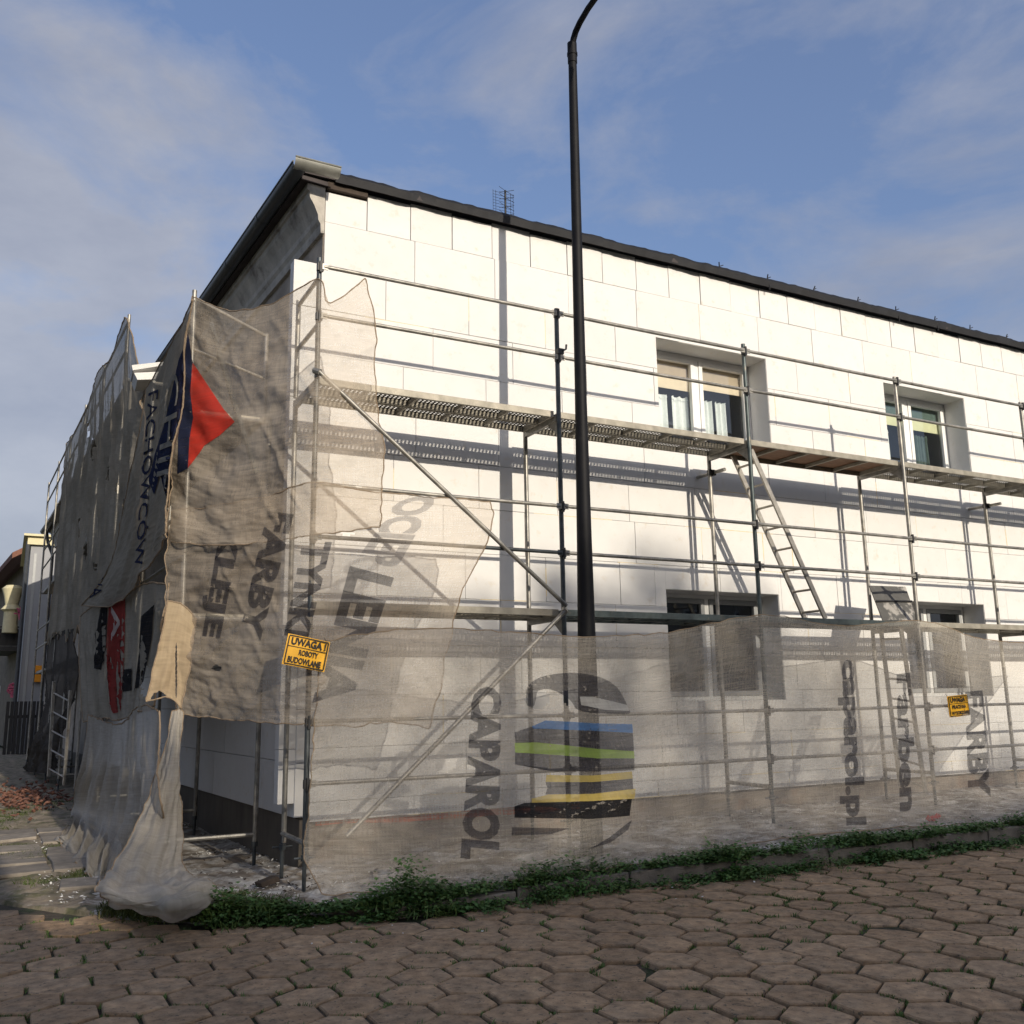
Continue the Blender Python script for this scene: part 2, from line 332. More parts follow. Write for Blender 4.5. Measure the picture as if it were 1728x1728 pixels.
# kerb stones
kerb = empty('kerb', (4, -1.4, .2)); tag(kerb, 'low concrete kerb half buried under weeds along the street', 'kerb'); kerb['kind'] = 'structure'; del kerb['category']
kl = [(x, interp(x, KX[6:], KY[6:])) for x in np.arange(.4, 14.5, 1.0)]
for (x0, y0), (x1, y1) in zip(kl[:-1], kl[1:]):
    c = np.array([(x0+x1)/2, (y0+y1)/2-.02, pav_z((x0+x1)/2)-.125+random.uniform(-.015, .015)]); d = np.array([x1-x0, y1-y0, pav_z(x1)-pav_z(x0)]); ln = np.linalg.norm(d); d /= ln
    p = np.array([-d[1], d[0], 0]); o = MB().obox((0, 0, 0), d*(ln/2-.006), p*.07, (0, 0, .12)).obj('kerb_stone', 'kerb', kerb, bevel=.012)
    o.location = Vector(c)-Vector((4, -1.4, .2)); o.rotation_euler = (random.gauss(0, .02), 0, random.gauss(0, .008))

# ------------------------------------------------------------------ vegetation and litter
def leaf_mass(name, spots, m, label, lo, hi, n_per, wid):
    b = MB(); R = random.Random(hash(name) % 999 if False else len(name)*31)
    for x, y, z, s in spots:
        for k in range(n_per):
            h = R.uniform(lo, hi)*s; a = R.uniform(0, 6.283); lean = R.uniform(.1, .9)
            px, py = x+R.gauss(0, .05), y+R.gauss(0, .035)
            dxy = np.array([math.cos(a), math.sin(a), 0]); side = np.array([-math.sin(a), math.cos(a), 0])*wid*R.uniform(.6, 1.3)
            base = np.array([px, py, z+h*R.uniform(0, .75)]); ln = wid*R.uniform(1.6, 3.2)
            tip = base+dxy*ln*(1-lean*.4)+np.array([0, 0, ln*(lean-.35)])
            md = (base+tip)/2+np.array([0, 0, ln*.10])
            b.add([base, md+side, tip, md-side], [(0, 1, 2), (0, 2, 3)])
    o = b.obj(name, m); tag(o, label, kind='stuff'); return o
sp = []; sp2 = []
R = random.Random(3)
for k in range(3600):
    x = R.uniform(-.9, 12.5)
    ky = interp(x, KX, KY) if x > .3 else interp(x, KX[:7], KY[:7])
    dens = .28+1.5*max(0, fb(x*.9, 1.3, 41)+.12)
    if 3.7 < x < 4.6: dens *= .3
    if R.random() > dens+.12: continue
    y = ky-.06+R.gauss(0, .13 if x > .5 else .07)
    hgt = max(.35, 1.5*(fb(x*1.3, 7.7, 11)+.46))*(1.0 if x > .4 else .7)
    if x > 5: hgt *= .75
    (sp if R.random() < .62 else sp2).append((x, y, (pav_z(x) if y > ky-.10 else road_z(x)), hgt))
sp_kerb = [q for q in sp+sp2 if q[3] > .5][::3]
leaf_mass('weeds', sp, 'weed_a', 'dark green leafy weeds growing along the kerb', .04, .30, 22, .017)
leaf_mass('low_weeds', sp2, 'weed_b', 'lighter green low weeds between kerb and pavers', .03, .20, 18, .015)
def grass_mass(name, spots, label, h0, h1, n_per, m='grass', w=.004):
    b = MB(); R = random.Random(len(name)*7)
    for x, y, z, s in spots:
        for k in range(n_per):
            px, py = x+R.gauss(0, .05*s), y+R.gauss(0, .05*s); h = R.uniform(h0, h1); a = R.uniform(0, 6.283)
            le = R.uniform(.1, .9)*h; d = (math.cos(a), math.sin(a)); wx, wy = -d[1]*w, d[0]*w
            b.add([(px-wx, py-wy, z), (px+wx, py+wy, z), (px+d[0]*le*.4+wx*.7, py+d[1]*le*.4+wy*.7, z+h*.6), (px+d[0]*le, py+d[1]*le, z+h)], [(0, 1, 2), (0, 2, 3)])
    return tag(b.obj(name, m), label, kind='stuff')
sp = []
for k in range(5200):
    t = R.uniform(1.2, 5.3)**1.0; kx, ky = kerb_pt(t); s = R.uniform(0, .62); wx, wy = interp(t, KT, WX), interp(t, KT, WY)
    x, y = kx+(wx-kx)*s+R.gauss(0, .05), ky+(wy-ky)*s
    m_ = fb(x*.8, y*.45, 61)
    if m_ < .02+.35*(s-.25): continue
    sp.append((x, y, max(road_z(x), pav_z(x)-.05)+.005, 1.3))
grass_mass('verge_grass', sp, 'patchy short grass on the verge left of the scaffold', .02, .075, 24, w=.006)
grass_mass('kerb_grass', [(q[0], q[1], q[2], 1.2) for q in sp_kerb], 'grass blades among the weeds along the kerb', .03, .10, 9, 'weed_b', .004)
sp = []
for (w, x, y) in cells[:900]:
    for k in range(6):
        if R.random() < .55+.7*fb(x*.7, y*.7, 71):
            i = R.randrange(6); a0, a1 = rad(90+60*i), rad(150+60*i); s = R.random()
            sp.append((x+HR*(math.cos(a0)*(1-s)+math.cos(a1)*s), y+HR*(math.sin(a0)*(1-s)+math.sin(a1)*s), road_z(x)-.016, .28))
grass_mass('joint_moss', sp, 'small tufts of grass and moss in the paver joints', .010, .032, 14, 'weed_b', .004)
def litter(name, spots, m, label, lo, hi, flat=.5):
    b = MB(); R = random.Random(len(name)*13)
    for x, y, z in spots:
        s = R.uniform(lo, hi); a = R.uniform(0, 6.28); t = R.uniform(-.5, .5)
        ax = np.array([math.cos(a), math.sin(a), t])*s*R.uniform(.5, 1.4); ay = np.array([-math.sin(a), math.cos(a), R.uniform(-.3, .3)])*s*R.uniform(.4, .9)
        c = np.array([x, y, z+s*flat*.3]); az = np.array([t*s*.3, R.uniform(-.2, .2)*s, s*flat*R.uniform(.3, .8)]); q = lambda: R.uniform(.55, 1.1)
        b.add([c-ax*.5*q(), c+ax*.5*q(), c-ay*.5*q(), c+ay*.5*q(), c-az*.5, c+az*.5*q()+ax*R.uniform(-.2, .2)], [(0, 2, 5), (2, 1, 5), (1, 3, 5), (3, 0, 5), (2, 0, 4), (1, 2, 4), (3, 1, 4), (0, 3, 4)])
    return tag(b.obj(name, m), label, kind='stuff')
sp = [];
for k in range(2200):
    x, y = R.uniform(-1.9, .5), R.uniform(-.8, 5.5)
    if x < interp(y, [-.9, .25, 1.45, 4, 12], [.3, -1.5, -2.3, -2.7, -3]): continue
    if fb(x*1.5, y*1.5, 81) > -.05: sp.append((x, y, pav_z(x)))
for k in range(260): x = R.uniform(.3, 9); sp.append((x, R.uniform(-.9, .9), pav_z(x)))
litter('plaster_crumbs', sp, 'white_bits', 'white crumbs of plaster and foam scattered round the corner', .008, .05)
sp = []
for k in range(90): x = R.uniform(-.5, 10); sp.append((x, interp(x, KX[5:], KY[5:])-R.uniform(.02, .8)**1.5*1.2, road_z(x)+.004))
litter('foam_flecks', sp, 'white_bits', 'tiny white foam flecks lying on the street pavers', .008, .028)
sp = [(R.uniform(-.9, .3), R.uniform(-.5, 3.0), pav_z(0)) for k in range(150)]+[(R.gauss(.0, .18), R.gauss(.3, .22), pav_z(0)+.01) for k in range(60)]
litter('dark_rubble', sp, 'dark_bits', 'dark clods and bits of rubble on the ground by the corner', .012, .055)
sp = [(-1.85+R.gauss(0, .32), 10.4+R.gauss(0, 1.2), pav_z(-2)+abs(R.gauss(0, .07))) for k in range(420)]
litter('brick_rubble', sp, 'brick_bits', 'heap of reddish brick rubble beyond the grey drape', .05, .15, .8)

# old concrete slabs sunk in the verge
R = random.Random(77)
for i in range(4):
    for j in range(9):
        x, y = -2.55+.52*i+.16*j*-.05, 1.55+.52*j
        if R.random() < .22 or x > -1.15 or x < interp(y, [.25, 1.45, 4, 12], [-1.5, -2.3, -2.7, -3])+.1: continue
        b = MB(); b.box((-.245, -.245, -.04), (.245, .245, 0)); o = b.obj('paving_slab', 'kerb', pavement, bevel=.012); o.location = (x, y, pav_z(x)+.022+R.uniform(-.01, .01)); o.rotation_euler = (R.gauss(0, .02), R.gauss(0, .02), R.gauss(0, .04))
# ------------------------------------------------------------------ house
DL = rad(3.7); lw = np.array([-math.sin(DL), math.cos(DL), 0.0]); ln_ = np.array([-math.cos(DL), -math.sin(DL), 0.0])   # along left wall, outward normal
C0 = np.array([.33, 1.05, 0.0])
def LW(s, d, z): return C0+lw*s+ln_*d+np.array([0, 0, z])
house = empty('house', (.33, 1.05, .2)); tag(house, 'two storey house half clad in white insulation boards behind the scaffold', 'house')
HO = Vector((.33, 1.05, .2))
def hpart(o):  # keep world coordinates although parented to the offset empty
    o.parent = house; o.location = Vector(o.location)-HO; return o
XR = 15.0; HZ = 7.1; HL = 24.0
WIN = [(4.66, 6.49, 4.70, 6.07), (8.74, 10.51, 4.72, 6.06), (4.64, 6.43, 1.53, 2.86), (8.74, 10.45, 1.53, 2.86)]
EY = 1.05; BY = 1.20; FYW = 1.44       # board face, masonry face, window plane
# masonry front wall (with openings), built as rectangles
def rect_minus(x0, x1, z0, z1, holes):
    xs = sorted({x0, x1, *[min(max(h[0], x0), x1) for h in holes], *[min(max(h[1], x0), x1) for h in holes]})
    zs = sorted({z0, z1, *[min(max(h[2], z0), z1) for h in holes], *[min(max(h[3], z0), z1) for h in holes]})
    out = []
    for a, b in zip(xs[:-1], xs[1:]):
        col = []
        for c, d in zip(zs[:-1], zs[1:]):
            mx, mz = (a+b)/2, (c+d)/2
            if any(h[0] < mx < h[1] and h[2] < mz < h[3] for h in holes): continue
            if col and abs(col[-1][3]-c) < 1e-6: col[-1] = (a, b, col[-1][2], d)
            else: col.append((a, b, c, d))
        for r in col:
            if out and abs(out[-1][1]-r[0]) < 1e-6 and abs(out[-1][2]-r[2]) < 1e-6 and abs(out[-1][3]-r[3]) < 1e-6: out[-1] = (out[-1][0], r[1], r[2], r[3])
            else: out.append(r)
    return out
b = MB()
for a in rect_minus(.40, XR, -.2, 7.08, [(w[0]-.06, w[1]+.06, w[2]-.06, w[3]+.06) for w in WIN]): b.box((a[0], BY+.012, a[2]), (a[1], BY+.4, a[3]))
hpart(b.obj('wall', 'plaster'))
b = MB(); p = [LW(.02, 0, -.2), LW(HL, 0, -.2), LW(HL, -.4, -.2), LW(.4, -.4, -.2)]
b.add([*p, *[q+np.array([0, 0, 7.25]) for q in p]], [(0, 3, 2, 1), (4, 5, 6, 7), (0, 1, 5, 4), (1, 2, 6, 5), (2, 3, 7, 6), (3, 0, 4, 7)])
hpart(b.obj('side_wall', 'plaster'))
# back walls so light does not leak
b = MB(); e = LW(HL, 0, 0); b.box((e[0]+.3, HL+.9, -.2), (XR, HL+1.2, 7)); b.box((XR-.3, 1.7, -.2), (XR-.01, HL+.8, 7)); hpart(b.obj('rear_wall', 'plaster'))
# front plinth, orange band, side plinth
b = MB(); b.box((.30, BY-.05, -.2), (XR, BY+.01, .44)); hpart(b.obj('plinth', 'plinth_front'))
b = MB()
nseg = 60
top = [(x, .463+.010*fb(x*2, 0, 4)) for x in np.linspace(.42, 3.4, nseg)]
for (x0, z0), (x1, z1) in zip(top[:-1], top[1:]):
    h = .075*(1-.3*fb(x0*1.3, 2, 9))*min(1, .35+x0*.35); b.add([(x0, BY-.058, z0-h), (x1, BY-.058, z1-h), (x1, BY-.058, z1+.03), (x0, BY-.058, z0+.03)], [(0, 1, 2, 3)])
hpart(b.obj('primer_band', 'orange_band'))
b = MB(); p = [LW(-.02, .10, -.2), LW(HL, .10, -.2), LW(HL, .0, -.2), LW(-.02, .0, -.2)]
b.add([*p, *[q+np.array([0, 0, .2+.50-.0*k]) for k, q in enumerate(p)]], [(0, 3, 2, 1), (4, 5, 6, 7), (0, 1, 5, 4), (1, 2, 6, 5), (2, 3, 7, 6), (3, 0, 4, 7)])
hpart(b.obj('side_plinth', 'plinth'))
# insulation boards, front
R = random.Random(21)
def board(rs, y, dep, name='insulation_board', m='eps', chip=0):
    b = MB()
    for a in rs: b.box((a[0], y, a[2]), (a[1], y+dep, a[3]))
    cx = sum(a[0]+a[1] for a in rs)/2/len(rs); cz = sum(a[2]+a[3] for a in rs)/2/len(rs)
    b.v = [(v[0]-cx, v[1]-y, v[2]-cz) for v in b.v]
    o = b.obj(name, m, bevel=.0035); o.location = (cx, y, cz); o.rotation_euler = (R.gauss(0, .0016), R.gauss(0, .0012), R.gauss(0, .0016)); return hpart(o)
rows = [.47, .65]+[.65+.5*k for k in range(1, 13)]
foams = MB()
for ri, (z0, z1) in enumerate(zip(rows[:-1], rows[1:])):
    x_l = .02 if z1 < 6.2 else .34
    if ri == 0: x_l = .30
    off = {12: 1.377, 11: 1.04, 10: 1.60, 9: 1.25}.get(ri, [1.40, .98, 1.72, 1.15][ri % 4])
    js = [x_l]; x = off
    while x < XR:
        if x-js[-1] > .22: js.append(x)
        x += 1.0
        if R.random() < .07: x -= .5
    js.append(XR)
    for a, c in zip(js[:-1], js[1:]):
        rs = rect_minus(a+.002, c-.002, z0+.0018, z1-.0018, WIN)
        rs = [r for r in rs if r[1]-r[0] > .02 and r[3]-r[2] > .02]
        if rs: board(rs, EY+R.uniform(-.003, .003), .145)
        if R.random() < .3 and rs and len(rs) == 1 and not any(w[0]-.1 < c < w[1]+.1 and w[2]-.2 < (z0+z1)/2 < w[3]+.2 for w in WIN): foams.box((c-.006, EY+.001, z0+R.uniform(0, .2)), (c+.006, EY+.03, z1-R.uniform(0, .15)))
    if R.random() < .9:
        for k in range(4):
            xa = R.uniform(.4, 14); xb = xa+R.uniform(.3, 1.1)
            if not any(w[0]-.1 < xb and xa < w[1]+.1 and w[2]-.1 < z0 < w[3]+.1 for w in WIN): foams.box((xa, EY+.0015, z0-.004), (xb, EY+.03, z0+.004))
# top course of half boards
js = [.34, .813, 1.324]+[1.324+.512*k for k in range(1, 28)]
for k, (a, c) in enumerate(zip(js[:-1], js[1:])):
    zt = 7.0 if k == 0 else 7.09+R.uniform(-.02, .015)
    board([(a+.004, min(c, XR)-.004, 6.652, zt)], EY+R.uniform(-.004, .004), .145)
hpart(foams.obj('joint_foam', 'foam', kind='stuff'))
# board edge leaves showing at the corner and side boards
for zi in range(4):
    z0, z1 = .52+.5*zi, 1.02+.5*zi
    s = -.02 if zi % 2 else -.02; first = True
    while s < 11:
        e = s+(.55 if first and zi % 2 else 1.0); first = False
        c = LW((s+e)/2, .10, (z0+z1)/2)
        o = MB().obox((0, 0, 0), lw*((e-s)/2-.003), ln_*.05, (0, 0, .25-.0025)).obj('side_insulation_board', 'eps', bevel=.005); o.location = c+ln_*R.uniform(-.002, .004); hpart(o); s = e
# roof
b = MB(); p0 = LW(-.1, .30, 0); p1 = LW(HL+.3, .30, 0)
fz = 7.17
v = [(p0[0], .96, fz), (XR, .96, fz), (XR, 8.0, fz+1.7), (p0[0]+3.0, 8.0, fz+1.7), (p1[0]+3.5, HL+1.2, fz+1.7), (XR, HL+1.2, fz+1.7), (p1[0], HL+1.2, fz)]
b.add(v+[(x, y, z-.06) for x, y, z in v], [(0, 1, 2, 3), (0, 3, 4, 6), (3, 2, 5, 4), (7, 10, 9, 8), (7, 13, 11, 10), (7, 8, 1, 0), (0, 6, 13, 7)])
roof = hpart(b.obj('roof', 'roof_sheet'))
def rpart(o): o.parent = roof; return o   # roof origin is the house empty offset
roofoff = Vector(roof.location)
def rp(o): o.parent = roof; o.location = Vector(o.location); return o
# flashing along the front edge, a wavy bitumen strip
b = MB(); xs = np.linspace(.42, XR, 240); rng = []
for x in xs:
    w1 = .012*fb(x*2.3, 0, 2)+.006*fb(x*9, 0, 3); rng.append([(x, .955+w1, 7.085+w1), (x, .945+w1*1.5, 7.175+w1), (x, .985, 7.225+w1*1.8), (x, 1.12, 7.235+w1)])
for k in range(len(xs)): b.v += rng[k]
b.f = [(k*4+j, (k+1)*4+j, (k+1)*4+j+1, k*4+j+1) for k in range(len(xs)-1) for j in range(3)]
b.f += [(k*4+3, (k+1)*4+3, (k+1)*4, k*4) for k in range(len(xs)-1)]
rp(b.obj('edge_flashing', 'roof_black', smooth=True))
b = MB(); b.box((.35, 1.0, 7.02), (.80, 1.3, 7.12)); rp(b.obj('wall_plate', 'dark_bits'))
for x in (5.757, 6.595, 7.449, 8.33, 9.137, 9.988, 10.815, 11.685):
    b = MB(); R2 = random.Random(int(x*10)); l = R2.uniform(-.03, .03)
    b.tube([(x, 1.02, 7.17), (x+l*.4, 1.02, 7.25), (x+l, 1.0, 7.30)], .008, 6); b.tube([(x+l*.4, 1.02, 7.25), (x+.05, 1.01, 7.275)], .006, 5)
    if R2.random() < .5: b.tube([(x-.04, .95, 7.12), (x-.045, .945, 7.04)], .008, 5)
    rp(b.obj('conductor_clip', 'roof_black'))
# gutter on the left eave, turning round the corner
def halfpipe(b, p, q, r, n=9, roll=0):
    p, q = np.array(p), np.array(q); d = q-p; d /= np.linalg.norm(d); sd = np.array([d[1], -d[0], 0.0]); up = np.array([0, 0, 1.0])
    rings = []
    for c in (p, q):
        rings.append([c+r*(math.cos(a)*sd-math.sin(a)*up) for a in np.linspace(0, math.pi, n)])
    b.add(rings[0]+rings[1], [(k, k+1, n+k+1, n+k) for k in range(n-1)])
    for c in (p, q): pass
gl0 = np.array([-.005, .78, 7.10]); gl1 = gl0+lw*(HL+.8)
s = 0.0
while s < HL+.8:
    e = min(s+1.35, HL+.8); b = MB(); halfpipe(b, gl0+lw*s, gl0+lw*(e-.006), .085); halfpipe(b, gl0+lw*(e-.05), gl0+lw*e, .09)
    b.tube([gl0+lw*s+ln_*.085, gl0+lw*e+ln_*.085], .011, 6); rp(b.obj('gutter_length', 'gutter_dark', smooth=True)); s = e
b = MB(); halfpipe(b, gl0+np.array([-.085, -.02, 0]), gl0+np.array([.40, -.02, 0]), .085); b.tube([gl0+np.array([-.085, -.105, 0]), gl0+np.array([.40, -.105, 0])], .010, 6)
c = gl0+np.array([.40, -.02, 0]); b.add([c]+[c+.085*np.array([0, math.cos(a), -math.sin(a)]) for a in np.linspace(0, math.pi, 9)], [(0, k+2, k+1) for k in range(8)])
rp(b.obj('gutter_corner', 'gutter_light', smooth=True))
# boarded soffit and plaster cornice along the side wall
b = MB(); p = [LW(-.05, .28, 7.04), LW(HL+.4, .28, 7.04), LW(HL+.4, -.1, 7.04), LW(-.05, -.1, 7.04)]
b.add([*p, *[q+np.array([0, 0, .05]) for q in p]], [(0, 3, 2, 1), (4, 5, 6, 7), (0, 1, 5, 4), (1, 2, 6, 5), (2, 3, 7, 6), (3, 0, 4, 7)]); rp(b.obj('soffit', 'roof_sheet'))
prof = [(0, 6.50), (.04, 6.50), (.045, 6.60), (.07, 6.64), (.075, 6.70), (.12, 6.80), (.17, 6.88), (.175, 6.95), (.20, 6.96), (.20, 7.035), (0, 7.035)]
b = MB(); n = len(prof); b.v = [tuple(LW(s, d, z)) for s in (-.02, HL) for d, z in prof]; b.f = [(k, (k+1) % n, n+(k+1) % n, n+k) for k in range(n)]+[tuple(range(n-1, -1, -1))]
hpart(b.obj('cornice', 'cornice'))
b = MB(); b.tube([LW(HL+.2, .28, 7.02), LW(HL+.2, .22, 6.7), LW(HL+.2, .06, 6.3), LW(HL+.2, .06, .2)], .05, 10); hpart(b.obj('downpipe', 'gutter_dark', smooth=True))

# windows
def window(x0, x1, z0, z1, kind):
    w = empty('window'); hpart(w); w.location = Vector(((x0+x1)/2, FYW, z0))-HO; OFF = Vector(((x0+x1)/2, FYW, z0))
    def wp(o): o.parent = w; o.location = Vector(o.location)-OFF; return o
    fw = .055; b = MB(); y0, y1 = FYW-.03, FYW+.04; xm = (x0+x1)/2
    for a in ((x0, x0+fw, z0, z1), (x1-fw, x1, z0, z1), (x0+fw, x1-fw, z1-fw, z1), (x0+fw, x1-fw, z0, z0+fw), (xm-.035, xm+.035, z0+fw, z1-fw)): b.box((a[0], y0, a[2]), (a[1], y1, a[3]))
    wp(b.obj('frame', 'pvc', bevel=.006))
    for sx0, sx1 in ((x0+fw+.003, xm-.038), (xm+.038, x1-fw-.003)):
        b = MB(); sf = .06; a0, a1, c0, c1 = sx0, sx1, z0+fw+.003, z1-fw-.003
        for a in ((a0, a0+sf, c0, c1), (a1-sf, a1, c0, c1), (a0+sf, a1-sf, c1-sf, c1), (a0+sf, a1-sf, c0, c0+sf)): b.box((a[0], y0-.012, a[2]), (a[1], y1-.02, a[3]))
        wp(b.obj('sash', 'pvc' if kind < 2 else 'pvc_grey', bevel=.005))
        b = MB(); b.add([(a0+sf, FYW, c0+sf), (a1-sf, FYW, c0+sf), (a1-sf, FYW, c1-sf), (a0+sf, FYW, c1-sf)], [(0, 1, 2, 3)]); wp(b.obj('pane', 'glass'))
        if kind < 2:
            bh = (.42, .40)[kind] if sx0 < xm else (.36, .42)[kind]
            b = MB(); b.box((a0+.02, FYW+.05, c1-bh*.62), (a1-.02, FYW+.06, c1)); wp(b.obj('blind', 'blind_top' if kind == 0 else 'curtain_dark'))
            b = MB(); b.box((a0+.02, FYW+.045, c1-bh), (a1-.02, FYW+.055, c1-bh*.62-.001)); wp(b.obj('blind_hem', 'blind' if kind == 0 else 'blind_green'))
            # net curtain, gathered, with a scalloped hem
            m = 70; b = MB(); span = (a1-a0-.04)*(1 if kind == 0 and sx0 < xm else .68)
            for i in range(m):
                t = i/(m-1); xx = a0+.02+span*t; yy = FYW+.11+.022*math.sin(t*44)+.012*math.sin(t*17+1)
                hem = c0+.26+.035*abs(math.sin(t*24)); b.v += [(xx, yy, hem), (xx, yy+.01, (hem+c1)/2), (xx, yy, c1-bh-.12)]
            b.f = [(3*i+j, 3*i+3+j, 3*i+4+j, 3*i+1+j) for i in range(m-1) for j in range(2) if kind or not (.52 < i/m < .64)]
            wp(b.obj('curtain', 'curtain' if kind == 0 or sx0 < xm else 'curtain_dark', smooth=True))
    b = MB(); b.box((x0-.3, FYW+.75, z0-.3), (x1+.3, FYW+.8, z1+.2)); b.box((x0-.3, FYW+.1, z0-.3), (x0-.25, FYW+.75, z1+.2)); b.box((x1+.25, FYW+.1, z0-.3), (x1+.3, FYW+.75, z1+.2)); b.box((x0-.3, FYW+.1, z0-.3), (x1+.3, FYW+.75, z0-.25)); b.box((x0-.3, FYW+.1, z1+.15), (x1+.3, FYW+.75, z1+.2))
    wp(b.obj('room_lining', 'room'))
    # reveal lining of thin board
    b = MB(); t = .004
    for a in ((x0-.05, x0+t), (x1-t, x1+.05)): b.box((a[0], EY+.012, z0), (a[1], FYW-.035, z1))
    for a in ((z1-t, z1+.05), ): b.box((x0+t, EY+.012, a[0]), (x1-t, FYW-.035, a[1]))
    wp(b.obj('reveal', 'eps'))
    b = MB(); b.box((x0-.01, EY+.03, z0-.025), (x1+.01, FYW-.03, z0+.004)); wp(b.obj('sill', 'pvc_grey'))
for k, wv in enumerate(WIN): window(*wv, k)

# roof antenna
an = empty('antenna', (3.03, 2.0, 7.35)); tag(an, 'grid television antenna on a mast above the roof edge', 'antenna')
b = MB(); b.tube([(0, 0, 0), (0, 0, .83)], .014, 8); b.obj('mast', 'dark_iron', an)
b = MB()
for k in range(11): z = .40+.042*k; b.tube([(-.15, .06, z), (.15, .06, z)], .0025, 4)
for x in (-.15, -.11, .11, .15): b.tube([(x, .06, .38), (x, .06, .84)], .003, 4)
b.obj('reflector_grid', 'dark_iron', an)
for z in (.46, .58, .70, .80):
    b = MB()
    for s in (-1, 1):
        for dz in (-.04, .04): b.tube([(0, -.03, z), (s*.11, -.04, z+dz)], .0035, 4)
    b.obj('dipole', 'dark_iron', an)

# ------------------------------------------------------------------ scaffold along the front
BAY = 2.57; D1, D2 = 2.46, 4.53; FW = .73
ZR = [.912, 1.425, 3.028, 3.508, 5.106, 5.595]
sf = empty('scaffold', (0, 0, .05)); tag(sf, 'galvanised frame scaffold with two decks along the sunlit white wall', 'scaffold')
def sp_(o, root=sf): o.parent = root; o.location = Vector(o.location)-Vector(root.location); return o
NB = 6
R = random.Random(5)
for i in range(NB):
    x = i*BAY; lean = R.gauss(0, .008)
    gz = pav_z(x)
    b = MB(); b.tube([(x, 0, gz+.30), (x+lean, R.gauss(0, .01), 2.4), (x, 0, D2), (x+lean*.5, 0, 5.66+(.03 if i in (0, 2) else 0))], .0245, 12)
    sp_(b.obj('standard', 'galv_dark' if i in (0, 1) else ('galv_green' if i == 2 else 'galv'), smooth=True))
    b = MB(); b.tube([(x+.01, FW, gz+.30), (x, FW, D2-.03)], .0245, 12); sp_(b.obj('standard', 'galv', smooth=True))
    for y in (0, FW):
        b = MB(); b.tube([(x, y, gz-.02), (x, y, gz+.40)], .018, 8); b.tube([(x, y, gz+.24), (x, y, gz+.29)], .032, 8); b.tube([(x-.09, y, gz+.265), (x+.09, y, gz+.265)], .010, 6); b.box((x-.07, y-.07, gz-.03), (x+.07, y+.07, gz-.012)); sp_(b.obj('base_jack', 'galv_dark'))
    for z in (D1-.06, D2-.06):
        b = MB(); b.box((x-.022, .024, z-.045), (x+.022, FW-.024, z+.02)); b.add([(x-.004, .02, z-.045), (x-.004, .22, z-.045), (x-.004, .02, z-.20), (x+.004, .02, z-.045), (x+.004, .22, z-.045), (x+.004, .02, z-.20)], [(0, 1, 2), (5, 4, 3), (0, 3, 4, 1), (1, 4, 5, 2), (2, 5, 3, 0)])
        sp_(b.obj('transom', 'galv'))
    for z in (gz+.38,):
        b = MB(); b.tube([(x, .0, z), (x, FW, z)], .022, 8); sp_(b.obj('transom', 'galv', smooth=True))
    if i < NB-1:
        for zi, z in enumerate(ZR):
            b = MB(); sag = R.uniform(-.006, .004); y = -.038
            pts = [(x+.03, y, z), (x+.10, y, z), (x+.6, y, z+sag*.6), (x+BAY/2, y, z+sag), (x+BAY-.6, y, z+sag*.6), (x+BAY-.10, y, z), (x+BAY-.03, y, z)]
            b.tube(pts, [.014, .019, .019, .019, .019, .019, .014], 10)
            b.box((x-.012, y-.006, z-.028), (x+.07, y+.006, z+.028)); b.box((x+BAY-.07, y-.0065, z-.027), (x+BAY+.010, y+.0055, z+.027))
            sp_(b.obj('guardrail', R.choice(['galv', 'galv', 'galv_dark']) if zi > 1 else 'galv', smooth=True))
    for z in ZR:
        b = MB(); b.box((x-.030, -.036, z-.040), (x+.030, .005, z+.034)); b.box((x-.012, -.052, z-.06), (x+.012, -.030, z+.05)); sp_(b.obj('wedge_lock', 'dark_iron'))
# end frame guardrails at the corner and inner post
b = MB(); b.tube([(0, .02, 5.50), (0, FW, 5.50)], .021, 10); sp_(b.obj('guardrail', 'galv', smooth=True))
b = MB(); b.tube([(0, .02, 5.03), (0, FW, 5.03)], .021, 10); sp_(b.obj('guardrail', 'galv', smooth=True))
b = MB(); b.tube([(0, FW, D2), (0, FW, 5.55)], .0245, 10); sp_(b.obj('standard', 'galv', smooth=True))
# perforated sheet material
def perf_mat():
    m = bpy.data.materials.new('perforated'); m.use_nodes = True; nt = m.node_tree; p = nt.nodes['Principled BSDF']; p.inputs['Base Color'].default_value = (.09, .085, .08, 1); p.inputs['Metallic'].default_value = .4; p.inputs['Roughness'].default_value = .55
    t = N(nt, 'ShaderNodeTexCoord'); a = N(nt, 'ShaderNodeVectorMath', operation='MULTIPLY'); a.inputs[1].default_value = (1/.044, 1/.040, 0); L(nt, t.outputs['Object'], a.inputs[0])
    f = N(nt, 'ShaderNodeVectorMath', operation='FRACTION'); L(nt, a.outputs[0], f.inputs[0]); s = N(nt, 'ShaderNodeVectorMath', operation='SUBTRACT'); s.inputs[1].default_value = (.5, .5, 0); L(nt, f.outputs[0], s.inputs[0])
    le = N(nt, 'ShaderNodeVectorMath', operation='LENGTH'); L(nt, s.outputs[0], le.inputs[0]); lt = N(nt, 'ShaderNodeMath', operation='GREATER_THAN'); L(nt, le.outputs['Value'], lt.inputs[0]); lt.inputs[1].default_value = .27
    L(nt, lt.outputs[0], p.inputs['Alpha']); MATS['perforated'] = m
perf_mat()
